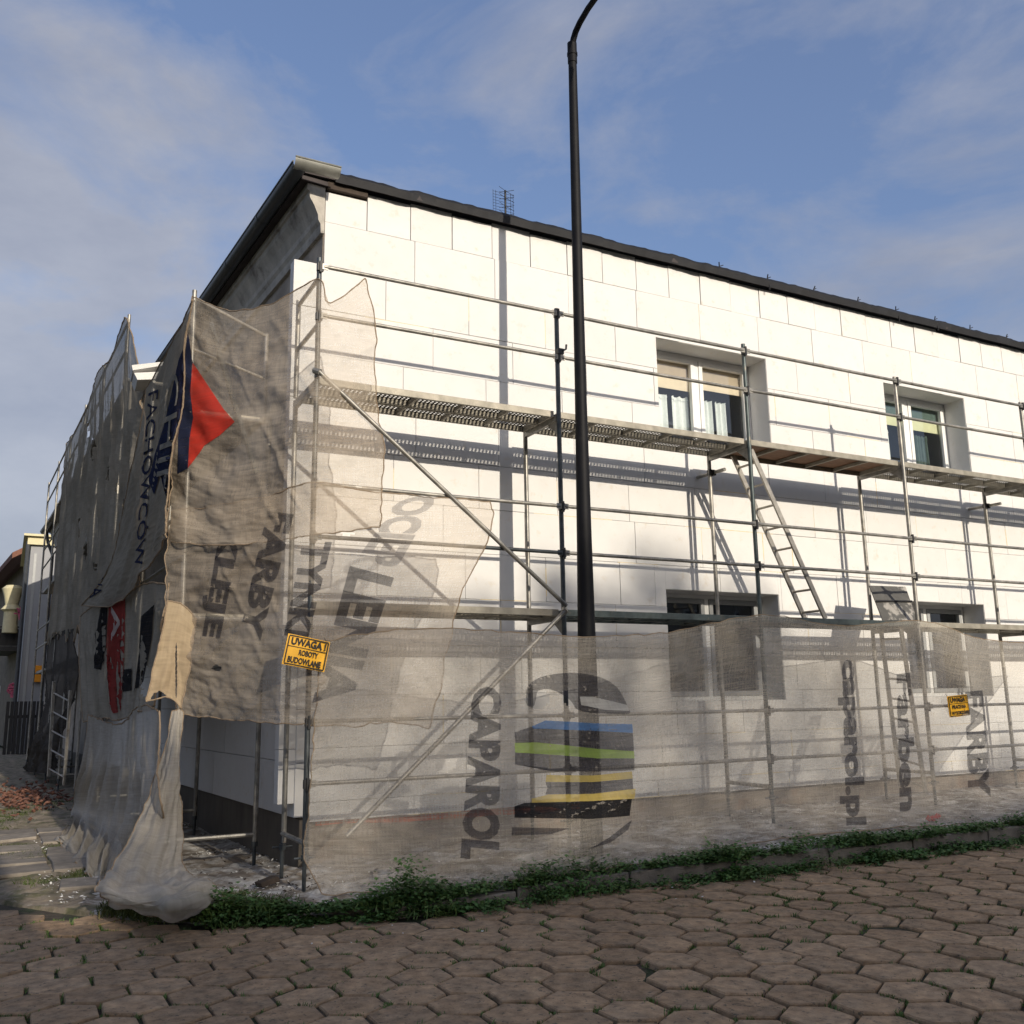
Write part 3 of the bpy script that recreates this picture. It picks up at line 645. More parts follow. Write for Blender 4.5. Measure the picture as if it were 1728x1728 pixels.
def deck(x0, x1, z, ply, root, y0=.045, y1=.69, planks=2, edge='steel_deck'):
    w = (y1-y0-.02*(planks-1))/planks; xc = (x0+x1)/2
    for k in range(planks):
        a = y0+k*(w+.02); c = a+w; P = Vector((xc, (a+c)/2, z))
        b = MB(); h = .062; X0, X1 = x0-xc, x1-xc; hw = w/2
        b.box((X0, -hw, -h), (X1, -hw+.022, .006)); b.box((X0, hw-.022, -h), (X1, hw, .006)); b.box((X0, -hw+.022, -h), (X0+.03, hw-.022, .004)); b.box((X1-.03, -hw+.022, -h), (X1, hw-.022, .004))
        for q in range(1, 5): xx = X0+(X1-X0)*q/5; b.box((xx-.014, -hw+.022, -h*.9), (xx+.014, hw-.022, -.012))
        o = b.obj('deck_plank', edge, bevel=.004); o.location = P; sp_(o, root)
        b = MB(); b.box((X0+.03, -hw+.022, -.008), (X1-.03, hw-.022, 0)) if ply else b.add([(X0+.03, -hw+.022, -.003), (X1-.03, -hw+.022, -.003), (X1-.03, hw-.022, -.003), (X0+.03, hw-.022, -.003)], [(0, 1, 2, 3)])
        s = b.obj('sheet', 'plywood' if ply else 'perforated'); s.parent = o
        for xx in (X0, X1):
            b = MB(); b.tube([(xx*1.002, -hw*.5, -.01), (xx*1.008, -hw*.5, -.05)], .012, 6); b.tube([(xx*1.002, hw*.5, -.01), (xx*1.008, hw*.5, -.05)], .012, 6); q = b.obj('hook', 'galv_dark'); q.parent = o
for i in range(NB-1):
    x0, x1 = i*BAY+.03, (i+1)*BAY-.03
    deck(x0, x1, D2, i == 2, sf, planks=1 if i == 2 else 2)
    deck(x0, x1, D1, False, sf, planks=2, edge='galv_green' if i in (1, 2) else 'steel_deck')
def brace(p, q, m='galv'):
    b = MB(); b.tube([p, q], .0215, 10); d = np.array(q)-np.array(p); d /= np.linalg.norm(d)
    b.tube([np.array(p)-d*.03+np.array([0, .05, 0]), np.array(p)+d*.02-np.array([0, .01, 0])], .03, 8); sp_(b.obj('diagonal_brace', m, smooth=True))
brace((-.01, -.075, D2+.02), (BAY-.01, -.075, D1+.03)); brace((BAY-.03, -.085, D1-.02), (.33, -.085, .47), 'galv')
def tie(x, z, y0=.52, y1=1.04):
    b = MB(); b.tube([(x+.06, y0, z), (x+.06, y1, z+.01)], .022, 10); b.tube([(x+.06, y1-.02, z+.01), (x+.06, y1+.06, z)], .010, 6); sp_(b.obj('wall_tie', 'galv', smooth=True))
    b = MB(); b.obox((x+.03, FW, z), (.05, 0, 0), (0, .03, 0), (0, 0, .035)); b.tube([(x+.03, FW-.06, z-.03), (x+.03, FW+.05, z-.05)], .009, 6); sp_(b.obj('coupler', 'dark_iron', bevel=.006))
tie(2*BAY, 4.28); tie(4*BAY, 4.28)
b = MB(); b.obox((BAY+.015, -.03, 5.17), (.035, 0, 0), (0, .03, 0), (0, 0, .03)); b.tube([(BAY+.03, -.06, 5.17), (BAY+.075, -.06, 5.20), (BAY+.08, -.06, 5.25)], .011, 6); sp_(b.obj('coupler', 'dark_iron'))
# raised hatch lid on the lower deck
hx0, hx1 = 7.15, 7.72
p = [onY(1467, 988, .50), onY(1528, 990, .42), onY(1548, 1046, .08), onY(1490, 1047, .20)]
b = MB(); nrm = np.cross(p[1]-p[0], p[3]-p[0]); nrm /= np.linalg.norm(nrm); b.v = [tuple(q) for q in p]+[tuple(q+nrm*.014) for q in p]; b.f = [(0, 1, 2, 3), (7, 6, 5, 4), (0, 4, 5, 1), (1, 5, 6, 2), (2, 6, 7, 3), (3, 7, 4, 0)]
hatch = sp_(b.obj('hatch_lid', 'board'))
a_, c_ = p[0]*.52+p[3]*.48, p[1]*.52+p[2]*.48
b = MB(); b.tube([a_-nrm*.02, c_-nrm*.02], .014, 6); o = b.obj('hatch_rail', 'dark_iron'); o.parent = hatch; o.location = -Vector((0, 0, .0))

# ladders inside the scaffold
def ladder(name, pa0, pa1, pb0, pb1, nr, label, m='alu'):
    """two rails pa (top, bottom) and pb (top, bottom)"""
    pa0, pa1, pb0, pb1 = map(lambda q: np.array(q, float), (pa0, pa1, pb0, pb1))
    base = (pa1+pb1)/2; root = empty(name, tuple(base)); tag(root, label, 'ladder', 'ladders at the scaffold')
    side = pb0-pa0; side /= np.linalg.norm(side)
    for t, q in ((pa0, pa1), (pb0, pb1)):
        d = q-t; l = np.linalg.norm(d); d /= l; n_ = np.cross(d, side); o = MB().obox((t+q)/2-base, d*l/2, side*.013, n_*.030).obj('rail', m, root, bevel=.004)
    for k in range(nr):
        f_ = (k+.6)/nr; b = MB(); b.tube([pa0+(pa1-pa0)*f_-base, pb0+(pb1-pb0)*f_-base], .014, 8); b.obj('rung', m, root, smooth=True)
ladder('ladder', (5.27, .44, 4.44), (6.26, .44, D1+.01), (5.27, .12, 4.44), (6.26, .12, D1+.01), 8, 'slanting metal ladder between the two decks, below the upper plywood platform')
ladder('ladder', (7.52, .42, D1-.05), (7.62, .42, pav_z(7.6)+.2), (7.53, .12, D1-.05), (7.70, .12, pav_z(7.6)+.1), 8, 'steep metal ladder behind the front netting, under the raised hatch lid')

# ------------------------------------------------------------------ scaffold along the side wall
OL = lambda y: -.82-.048*(y-1.5)
ss = empty('scaffold', (-.8, 1.5, .05)); tag(ss, 'tall frame scaffold down the shaded side wall, hung with torn netting', 'scaffold')
ys_ = [1.5+BAY*k for k in range(8)]
for k, y in enumerate(ys_):
    xo = OL(y); xi = xo+.75; gz = pav_z(xo); top = 5.80 if k == 0 else (5.5 if k == 1 else 7.45)
    lean = -.07 if k == 0 else 0
    for x, tz, nm in ((xo, top, 'o'), (xi, D2 if k < 2 else 6.4, 'i')):
        b = MB(); b.tube([(x, y, gz+.2), (x+(lean if nm == 'o' else 0), y, tz)], .0245, 10); sp_(b.obj('standard', 'galv', smooth=True), ss)
        b = MB(); b.tube([(x, y, gz-.02), (x, y, gz+.32)], .018, 8); b.tube([(x, y, gz+.19), (x, y, gz+.235)], .03, 8); sp_(b.obj('base_jack', 'galv_dark'), ss)
    for z in (gz+.30, D1-.05, D2-.05)+((6.4,) if k > 1 else ()):
        b = MB(); b.tube([(xo, y, z), (xi, y, z)], .02, 8); sp_(b.obj('transom', 'galv', smooth=True), ss)
    if k < len(ys_)-1:
        x2 = OL(y+BAY)
        for z in (3.03, 3.5, 5.1, 5.6)+((6.9, 7.35) if k > 1 else ()):
            if k == 0 and z > 5.3: continue
            b = MB(); b.tube([(xo+(lean*z/5.8), y, z), (x2, y+BAY, z)], .019, 8); sp_(b.obj('guardrail', 'galv', smooth=True), ss)
        for z in (D1, D2)+((6.45,) if k > 1 else ()):
            b = MB(); p = [(xo+.05, y+.03, z), (xi-.05, y+.03, z), (xi-.05, y+BAY-.03, z), (xo+.05, y+BAY-.03, z)]
            sh = x2-xo; p = [(q[0]+(sh if j > 1 else 0), q[1], q[2]) for j, q in enumerate(p)]
            b.add(p+[(q[0], q[1], q[2]-.06) for q in p], [(0, 1, 2, 3), (7, 6, 5, 4), (0, 4, 5, 1), (1, 5, 6, 2), (2, 6, 7, 3), (3, 7, 4, 0)]); sp_(b.obj('deck_plank', 'steel_deck'), ss)
# end rails across the corner frame, bent old pipe on the corner post
b = MB(); b.tube([(-.89, 1.5, 5.72), (-.12, 1.5, 5.42)], .018, 8); b.tube([(-.13, 1.5, 5.45), (-.13, 1.5, 4.5)], .022, 8); sp_(b.obj('guardrail', 'alu', smooth=True), ss)
b = MB(); b.tube([(-.87, 1.48, 5.15), (-.14, 1.5, 4.95)], .016, 8); sp_(b.obj('guardrail', 'alu', smooth=True), ss)
b = MB(); b.tube([(-.72, 1.45, 5.45), (-.45, 1.42, 4.6), (-.2, 1.42, 3.9)], .028, 8); sp_(b.obj('diagonal_brace', 'galv_dark', smooth=True), ss)
# ladder far left
ladder('ladder', tuple(onY(91, 1150, 9.6)), tuple(onY(82, 1310, 9.6)), tuple(onY(119, 1165, 9.3)), tuple(onY(108, 1325, 9.3)), 5, 'small grey ladder standing by the brick rubble at the far left')

# white boards lying on the side scaffold
for k, (q, lb) in enumerate((([(222, 616), (276, 610), (274, 617), (224, 625)], 'white foam board lying uppermost on the side scaffold between two net peaks'), ([(226, 629), (268, 627), (262, 640), (232, 641)], 'white foam board below another on the side scaffold between two net peaks'))):
    P = [onY(x, y, 4.1) for x, y in q]; b = MB(); b.v = [tuple(p) for p in P]+[tuple(p+np.array([.03, .55, .02])) for p in P]; b.f = [(3, 2, 1, 0), (4, 5, 6, 7), (0, 1, 5, 4), (1, 2, 6, 5), (2, 3, 7, 6), (3, 0, 4, 7)]
    tag(b.obj('foam_board', 'eps', bevel=.004), lb, 'board', 'boards on the side scaffold')
# ------------------------------------------------------------------ lamp post
lp = empty('street_lamp', (2.57, -.40, pav_z(2.57))); tag(lp, 'tall black tapered street lamp post rising in front of the scaffold', 'lamp post')
zb = pav_z(2.57); b = MB()
prof = [(0, .106), (1.3, .096), (2.9, .074), (4.5, .059), (6.8, .051), (8.2, .045)]
b.tube([(-.0+h*.006, 0, h) for h, r in prof], [r for h, r in prof], 24); b.obj('pole', 'lamp_black', lp, smooth=True)
b = MB(); b.tube([(.049, 0, 8.18), (.049, 0, 8.42)], .052, 16); b.tube([(.049, 0, 8.27), (.049, 0, 8.30)], .058, 16); b.obj('collar', 'lamp_black', lp, smooth=True)
ap = [(.05, -a, 8.36+z) for a, z in ((0, 0), (.03, .09), (.08, .15), (.17, .20), (.34, .25), (.6, .28), (.9, .29), (1.3, .28), (1.7, .25))]
b = MB(); b.tube(ap, [.036-.001*k for k in range(9)], 14); b.obj('arm', 'lamp_black', lp, smooth=True)
e = np.array(ap[-1]); b = MB(); b.obox(e+np.array([0, -.32, .03]), (.13, 0, 0), (0, .36, .05), (0, -.01, .045)); b.obj('lamp_head', 'lamp_black', lp, bevel=.03)

# ------------------------------------------------------------------ netting
def catmull(P, n):
    P = np.asarray(P, float); m = len(P); t = np.linspace(0, m-1, n); i = np.minimum(t.astype(int), m-2); f = (t-i)[:, None] if P.ndim == 2 else (t-i)[:, None, None]
    p0 = P[np.maximum(i-1, 0)]; p1 = P[i]; p2 = P[i+1]; p3 = P[np.minimum(i+2, m-1)]
    return .5*((2*p1)+(-p0+p2)*f+(2*p0-5*p1+4*p2-p3)*f*f+(-p0+3*p1-3*p2+p3)*f**3)
class Net:
    def __init__(s, rows, nu, nv, folds=(), crumple=(.02, 3.0, 3.0), fine=.004, seed=1.0, edge=0.35, fringe=0.0, crease=0.0, swag=()):
        G = np.array(rows, float); G = catmull(G, nv); G = catmull(G.transpose(1, 0, 2), nu).transpose(1, 0, 2)
        du = np.gradient(G, axis=1); dv = np.gradient(G, axis=0); n = np.cross(du, dv); n /= np.linalg.norm(n, axis=2, keepdims=True)+1e-9
        toc = CP-G; n *= np.where((n*toc).sum(2, keepdims=True) < 0, -1, 1)
        lu = np.cumsum(np.r_[0, np.linalg.norm(np.diff(G[nv//2], axis=0), axis=1)]); lv = np.cumsum(np.r_[0, np.linalg.norm(np.diff(G[:, nu//2], axis=0), axis=1)])
        U, V = np.meshgrid(lu, lv); s.U, s.V = U, V
        a, fx, fy = crumple
        h = a*pnoise(U*fx, V*fy, seed, 3)+a*.6*np.abs(pnoise(U*fx*1.9+5, V*fy*1.9, seed+9, 2))
        h += fine*pnoise(U*9, V*26, seed+3, 2)
        if crease:
            for q_, (ku, kv) in enumerate(((1.6, 2.6), (2.4, -1.5))):
                A = U*ku+V*kv; B = U*.5-V*.35
                h += crease*np.clip(.16-np.abs(pnoise(A*.9, B, seed+40+q_, 2)), 0, 1)*6*(.5+pnoise(U*.7, V*.7, seed+50+q_, 2))
        for (amp, fu, fv, ph) in folds:
            w = pnoise(U*.8, V*.5, seed+ph, 2)
            h += amp*np.sin(2*math.pi*(U*fu+V*fv)+w*5+ph)*(.55+.6*w)
        sv = V/lv[-1]; su = U/lu[-1]
        for (amp, fr_, cv_, ph) in swag:      # hanging swags between the ties
            h += amp*np.sin(2*math.pi*fr_*(V+cv_*(2*su-1)**2)+ph+3*pnoise(U*.6, V*.6, seed+ph, 2))*(.6+.5*pnoise(U, V, seed+7+ph, 2))
        tam = np.clip(np.minimum(sv, 1-sv*.6)/max(edge, 1e-3), .25, 1)
        s.G = G+n*(h*tam)[..., None]; s.n = n; s.nu, s.nv = nu, nv; s.px = proj(s.G.reshape(-1, 3)).reshape(nv, nu, 2)
        e_ = .018                                 # torn, uneven edges
        for c_, d_ in ((0, 1), (-1, -2)):
            q_ = s.G[:, c_]-s.G[:, d_]; q_ /= np.linalg.norm(q_, axis=1, keepdims=True)+1e-9; s.G[:, c_] += q_*(e_*np.array([fb(v*7, c_, seed+30, 4) for v in lv]))[:, None]
            q_ = s.G[c_]-s.G[d_]; q_ /= np.linalg.norm(q_, axis=1, keepdims=True)+1e-9; s.G[c_] += q_*(e_*np.array([fb(u*7, c_, seed+31, 4) for u in lu]))[:, None]
        if fringe:
            d = G[-1]-G[-2]; d /= np.linalg.norm(d, axis=1, keepdims=True)+1e-9
            s.G[-1] += d*(fringe*np.array([fb(u*6, 0, seed+20, 3) for u in lu]))[:, None]
    def build(s, name, m, label, group=None, holes=(), hem='net_hem', hemr=.007, hem_sides='tblr', root=None, cat='safety net'):
        nu, nv = s.nu, s.nv; me = bpy.data.meshes.new(name); fs = []
        for j in range(nv-1):
            for i in range(nu-1):
                c = s.px[j, i]
                if any((c[0]-hx)**2/rx**2+(c[1]-hy)**2/ry**2 < 1+.5*fb(c[0]*.15, c[1]*.15, 2) for hx, hy, rx, ry in holes): continue
                fs.append((j*nu+i, j*nu+i+1, (j+1)*nu+i+1, (j+1)*nu+i))
        me.from_pydata([tuple(p) for p in s.G.reshape(-1, 3)], [], fs); me.materials.append(MATS[m]); me.shade_smooth()
        uvl = me.uv_layers.new(name='UVMap'); uu, vv = s.U.reshape(-1), s.V.reshape(-1)
        idx = np.zeros(len(me.loops), dtype=np.int32); me.loops.foreach_get('vertex_index', idx)
        uvl.data.foreach_set('uv', np.stack([uu[idx], vv[idx]], 1).astype(np.float32).ravel())
        o = bpy.data.objects.new(name, me); COL.objects.link(o); tag(o, label, cat, group); s.o = o
        lines = dict(t=s.G[0], b=s.G[-1], l=s.G[:, 0], r=s.G[:, -1])
        b = MB()
        for k in hem_sides: q = lines[k][::2]; b.tube(list(q), [hemr*(.7+.6*abs(fb(i*.35, k == 't', 3))) for i in range(len(q))], 6)
        if hem_sides: 
            e = b.obj('hem', hem, o); e.data.uv_layers.new(name='UVMap')
        return o
    def to3d(s, q, off):
        q = np.asarray(q, float); flat = s.px.reshape(-1, 2); out = []
        for p in q:
            k = int(((flat-p)**2).sum(1).argmin()); j, i = divmod(k, s.nu); u = v = 0.0
            i2 = min(max(i, 1), s.nu-2); j2 = min(max(j, 1), s.nv-2)
            a = (s.px[j2, i2+1]-s.px[j2, i2-1])/2; b_ = (s.px[j2+1, i2]-s.px[j2-1, i2])/2; M = np.array([a, b_]).T
            try: u, v = np.linalg.solve(M, p-s.px[j2, i2])
            except Exception: u = v = 0
            u = min(max(u, -1.5), 1.5); v = min(max(v, -1.5), 1.5)
            i0 = min(max(int(math.floor(i2+u)), 0), s.nu-2); j0 = min(max(int(math.floor(j2+v)), 0), s.nv-2); fu, fv = i2+u-i0, j2+v-j0
            fu = min(max(fu, -.3), 1.3); fv = min(max(fv, -.3), 1.3)
            g = (s.G[j0, i0]*(1-fu)*(1-fv)+s.G[j0, i0+1]*fu*(1-fv)+s.G[j0+1, i0]*(1-fu)*fv+s.G[j0+1, i0+1]*fu*fv)
            t = CP-g; d = np.linalg.norm(t); out.append(g+s.n[j0, i0]*off); 
        return out
    def put(s, bm, name, m, off=.004):
        for it in range(7):
            ed = [e for e in bm.edges if (e.verts[0].co-e.verts[1].co).length > 9.0]
            if not ed: break
            bmesh.ops.subdivide_edges(bm, edges=ed, cuts=1); bmesh.ops.triangulate(bm, faces=bm.faces[:])
        q = [(v.co.x, v.co.y) for v in bm.verts]; W3 = s.to3d(q, off)
        for v, w in zip(bm.verts, W3): v.co = w
        me = bpy.data.meshes.new(name); bm.to_mesh(me); bm.free(); me.materials.append(MATS[m]); me.shade_smooth()
        uvl = me.uv_layers.new(name='UVMap')
        for l in me.loops: c = me.vertices[l.vertex_index].co; uvl.data[l.index].uv = (c.x*.8+c.y*.6, c.z)
        o = bpy.data.objects.new(name, me); COL.objects.link(o); o.parent = s.o; return o
    def poly(s, pts, name, m, off=.004, smooth=False):
        if smooth: n_ = len(pts); pts = [tuple(q) for q in catmull(pts[-2:]+pts+pts[:3], (n_+4)*4+1)[8:8+n_*4]]
        bm = bmesh.new(); bm.faces.new([bm.verts.new((x, y, 0)) for x, y in pts]); bmesh.ops.triangulate(bm, faces=bm.faces[:]); return s.put(bm, name, m, off)
    def text(s, txt, quad, m, name='lettering', off=.005, bold=.02):
        """quad: pixel corners of the word in its own frame: start-top, end-top, end-bottom, start-bottom"""
        me, w, (y0, y1) = text_mesh(txt, bold); bm = bmesh.new(); bm.from_mesh(me); bpy.data.meshes.remove(me)
        Q = np.array(quad, float)
        for v in bm.verts:
            a = v.co.x/w; c = (v.co.y-y0)/(y1-y0); p = Q[3]*(1-a)*(1-c)+Q[2]*a*(1-c)+Q[0]*(1-a)*c+Q[1]*a*c; v.co = (p[0], p[1], 0)
        bmesh.ops.triangulate(bm, faces=bm.faces[:]); return s.put(bm, name, m, off)
def text_mesh(txt, bold=.02):
    cu = bpy.data.curves.new('t', 'FONT'); cu.body = txt; cu.size = 1; cu.offset = bold; cu.resolution_u = 3; cu.fill_mode = 'FRONT'
    ob = bpy.data.objects.new('t', cu); COL.objects.link(ob); bpy.context.view_layer.update()
    me = bpy.data.meshes.new_from_object(ob.evaluated_get(bpy.context.evaluated_depsgraph_get())); bpy.data.objects.remove(ob); bpy.data.curves.remove(cu)
    xs = [v.co.x for v in me.vertices]; ys = [v.co.y for v in me.vertices]; x0 = min(xs)
    for v in me.vertices: v.co.x -= x0; v.co.z = 0
    return me, max(xs)-x0, (min(ys), max(ys))
PA, PB = (-.90, 1.46), (0.0, -.055)
def cn(p):      # corner nets: diagonal across the corner, then along the front
    x, y = p
    if x <= 541-.02*(y-430): return onV(x, y, PA, PB)
    return onY(x, y, -.065)
def rowsmap(rows, f): return [[f(p) for p in r] for r in rows]
G_NETS = 'torn safety nets hung on the scaffold'
# upper corner net
nA = Net(rowsmap([
    [(325, 500), (388, 524), (458, 512), (537, 472), (556, 512), (617, 470)],
    [(316, 560), (385, 580), (460, 572), (538, 556), (588, 556), (633, 560)],
    [(304, 660), (380, 678), (455, 668), (536, 650), (588, 652), (634, 655)],
    [(294, 760), (375, 778), (455, 768), (533, 748), (590, 750), (646, 745)],
    [(288, 840), (370, 860), (450, 850), (531, 825), (590, 828), (644, 830)],
    [(285, 914), (370, 921), (455, 914), (530, 902), (590, 897), (640, 890)]], cn), 130, 150, folds=((.016, 1.1, .8, 1.0), (.012, .5, 1.9, 3.0)), crumple=(.03, 1.3, 1.1), crease=.03, fine=.010, swag=((.022, 1.6, .45, 0.), (.010, 4.1, .4, 2.)), seed=3.1, edge=.25)
nA.build('safety_net', 'net_beige', 'torn beige net wrapping the top corner of the scaffold, red patch behind it', G_NETS)
nA.poly([(326, 612), (345, 640), (378, 690), (397, 712), (372, 735), (346, 752), (330, 775), (318, 790), (321, 740), (327, 705), (322, 660)], 'red_print', 'print_red', .008)
nA.poly([(318, 560), (326, 612), (322, 660), (327, 705), (321, 740), (318, 790), (300, 800), (302, 720), (308, 640)], 'navy_print', 'print_navy', .006)
# lower corner net
nB = Net(rowsmap([
    [(291, 862), (370, 852), (450, 838), (531, 816), (640, 831), (740, 840), (828, 845)],
    [(284, 925), (368, 918), (450, 912), (530, 898), (640, 905), (740, 905), (827, 900)],
    [(282, 1000), (365, 1000), (448, 1000), (527, 1000), (615, 1000), (700, 1000), (780, 1000)],
    [(283, 1090), (365, 1095), (445, 1095), (523, 1095), (605, 1095), (680, 1092), (757, 1090)],
    [(290, 1150), (365, 1160), (443, 1165), (519, 1165), (600, 1165), (670, 1165), (742, 1160)],
    [(300, 1205), (370, 1212), (440, 1219), (516, 1222), (595, 1225), (660, 1219), (726, 1230)]], cn), 170, 120, folds=((.010, .5, 2.2, 2.0), (.008, .9, -1.4, 5.0)), crumple=(.022, .9, 1.6), crease=.024, fine=.012, swag=((.012, 2.6, .2, 1.), (.008, 6.1, .12, 2.)), seed=8.4, edge=.25)
nB.build('safety_net', 'net_beige', 'beige net with dark lettering wrapped round the scaffold corner behind the larger yellow sign', G_NETS, holes=((364, 1126, 9, 5), (585, 898, 11, 4)))
nB.text('KLEJE', [(408, 895), (372, 1078), (333, 1072), (362, 885)], 'print_dark', bold=.05)
nB.text('FARBY', [(497, 868), (440, 1082), (405, 1070), (452, 862)], 'print_dark', bold=.05)
nB.text('TYNKI', [(560, 915), (520, 1078), (480, 1072), (512, 912)], 'print_dark', bold=.05)
nB.text('LENIA', [(665, 975), (590, 1192), (527, 1186), (590, 955)], 'print_dark', bold=.05)
nB.text('DOCIEP', [(760, 800), (670, 960), (600, 945), (690, 815)], 'print_faint', bold=.05)
# large front net with print
def fr(p): return onZ(p[0], p[1], p[3]) if len(p) == 4 else onY(p[0], p[1], p[2])
cols = [540, 640, 760, 880, 1000, 1130, 1288, 1420, 1558, 1650, 1745, 1830]
topy = [1085, 1066, 1060, 1068, 1074, 1066, 1038, 1056, 1048, 1076, 1086, 1084]; topY = [-.07, -.2, -.38, -.52, -.55, -.35, -.09, -.13, -.09, -.12, -.09, -.09]
hx = [545, 655, 770, 880, 1000, 1130, 1280, 1420, 1562, 1655, 1760, 1850]; hy = [1512, 1503, 1497, 1485, 1470, 1448, 1422, 1405, 1395, 1389, 1384, 1380]
hz = [pav_z(x)+.02 for x in (0, .6, 1.1, 1.6, 2.4, 3.0, 4.2, 5.2, 6.3, 7.0, 7.8, 8.5)]
top3 = [onY(a, b_, c) for a, b_, c in zip(cols, topy, topY)]; hem3 = [onZ(a, b_, c) for a, b_, c in zip(hx, hy, hz)]
rows_ = [top3]
for f_ in (.25, .5, .72, .88):
    r_ = []
    for k, (a, c) in enumerate(zip(top3, hem3)):
        p_ = a+(c-a)*f_; p_[1] = a[1]+(c[1]-a[1])*f_**1.6
        if 0 < k: p_[1] -= .02*math.sin(math.pi*f_)
        r_.append(p_)
    rows_.append(r_)
rows_.append(hem3)
for k, (x, y, v) in enumerate(((533, 1200, -.075), (526, 1300, -.08), (518, 1390, -.085), (513, 1442, -.09))): rows_[k+1][0] = onY(x, y, v)
nF = Net(rows_, 240, 110, folds=((.008, .35, 1.6, .5), (.006, .6, -2.3, 2.5)), crumple=(.025, .9, 1.5), crease=.03, fine=.012, swag=((.010, 2.2, -.1, 1.),), seed=14.2, edge=.15)
nF.build('safety_net', 'net_front', 'long pale grey net with striped emblem along the foot of the front scaffold', G_NETS, hemr=.006, holes=((905, 1178, 20, 16), (958, 1176, 14, 14)))
nF.text('CAPAROL', [(846, 1158), (843, 1455), (776, 1448), (797, 1160)], 'print_dark', bold=.055)
nF.text('caparol.pl', [(1448, 1112), (1462, 1392), (1418, 1394), (1412, 1114)], 'print_dark', bold=.05)
nF.text('Farben', [(1536, 1135), (1548, 1368), (1518, 1370), (1512, 1138)], 'print_dark', bold=.045)
nF.text('FARBY', [(1658, 1165), (1672, 1345), (1634, 1348), (1628, 1168)], 'print_dark', bold=.05)
# striped emblem
nF.poly([(888, 1170), (894, 1154), (915, 1142), (950, 1136), (985, 1137), (1018, 1145), (1040, 1160), (1052, 1178), (1060, 1195), (1060, 1205), (1020, 1204), (990, 1202), (972, 1196), (962, 1182), (945, 1170), (925, 1163), (908, 1166), (904, 1180), (900, 1192), (889, 1190)], 'emblem', 'print_dark', .004, True)
nF.poly([(1000, 1176), (1058, 1190), (1061, 1200), (1020, 1198), (980, 1190), (978, 1176)], 'emblem_stripe', 'print_pale', .007)
nF.poly([(897, 1226), (920, 1216), (960, 1218), (1008, 1221), (1066, 1222), (1068, 1237), (1008, 1234), (960, 1232), (920, 1230), (900, 1230)], 'emblem_stripe', 'print_blue', .006)
nF.poly([(868, 1236), (895, 1227), (960, 1232), (1008, 1234), (1068, 1237), (1069, 1270), (1008, 1264), (940, 1256), (870, 1254)], 'emblem', 'print_dark', .004)
nF.poly([(868, 1254), (905, 1253), (955, 1258), (1008, 1264), (1069, 1268), (1070, 1280), (1008, 1280), (950, 1275), (869, 1270)], 'emblem_stripe', 'print_green', .006)
nF.poly([(869, 1270), (950, 1275), (1008, 1280), (1070, 1280), (1070, 1300), (1010, 1302), (940, 1302), (922, 1300), (925, 1296), (869, 1290)], 'emblem', 'print_dark', .004)
nF.poly([(922, 1308), (1000, 1309), (1066, 1302), (1067, 1314), (1000, 1320), (920, 1320)], 'emblem_stripe', 'print_yellow', .006)
nF.poly([(920, 1320), (1000, 1320), (1067, 1314), (1068, 1332), (1000, 1340), (920, 1341), (924, 1330)], 'emblem', 'print_dark', .004)
nF.poly([(897, 1348), (925, 1341), (1000, 1340), (1072, 1331), (1070, 1348), (1000, 1352), (897, 1355)], 'emblem_stripe', 'print_yellow', .006)
nF.poly([(868, 1361), (885, 1355), (1000, 1352), (1066, 1348), (1062, 1377), (1000, 1382), (868, 1380)], 'emblem', 'print_black', .004)
nF.poly([(864, 1396), (960, 1398), (930, 1408), (863, 1410)], 'emblem', 'print_dark', .004)
nF.poly([(1000, 1430), (1030, 1412), (1055, 1392), (1066, 1384), (1060, 1400), (1030, 1422), (985, 1436)], 'emblem', 'print_dark', .004)

# side nets
def sd(p, off=.08):
    return onV(p[0], p[1], (OL(1.5)-off, 1.5), (OL(20)-off, 20.0))
sdo = lambda o: (lambda p: sd(p, o))
nL2 = Net(rowsmap([
    [(236, 648), (213, 536), (188, 604), (165, 629), (147, 690), (113, 748)],
    [(243, 700), (216, 690), (190, 712), (162, 735), (136, 772), (104, 820)],
    [(243, 800), (214, 800), (186, 820), (155, 840), (125, 870), (99, 905)],
    [(240, 900), (211, 910), (181, 930), (150, 950), (118, 975), (93, 1000)],
    [(238, 1000), (206, 1032), (175, 1052), (140, 1068), (110, 1072), (80, 1082)]], sdo(.05)), 150, 170, folds=((.055, .75, .05, 1.0), (.035, 1.7, -.05, 2.0), (.02, 3.3, .1, 4.0)), crumple=(.04, .9, .4), crease=.012, fine=.008, seed=21.5, edge=.2, fringe=.3)
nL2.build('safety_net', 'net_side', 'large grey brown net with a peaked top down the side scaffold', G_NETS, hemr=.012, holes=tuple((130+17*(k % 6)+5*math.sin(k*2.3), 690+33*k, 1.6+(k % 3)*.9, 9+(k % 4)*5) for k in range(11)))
nL1 = Net(rowsmap([
    [(326, 505), (300, 560), (273, 612), (247, 655)],
    [(310, 610), (288, 655), (262, 700), (236, 735)],
    [(300, 720), (272, 765), (245, 805), (214, 840)],
    [(288, 850), (255, 895), (222, 930), (184, 960)],
    [(283, 906), (243, 966), (196, 1020), (140, 1022)]], sdo(.22)), 120, 170, folds=((.03, 1.0, .1, .4), (.018, 2.3, -.1, 2.2)), crumple=(.025, 1.0, .5), crease=.01, fine=.006, seed=31.5, edge=.25)
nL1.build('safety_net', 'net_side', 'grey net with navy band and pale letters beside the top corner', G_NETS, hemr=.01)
nL1.poly([(313, 585), (318, 600), (317, 720), (312, 800), (302, 850), (290, 880), (285, 850), (296, 800), (272, 800), (262, 835), (252, 812), (262, 770), (278, 720), (292, 660), (304, 605)], 'navy_print', 'print_navy', .012)
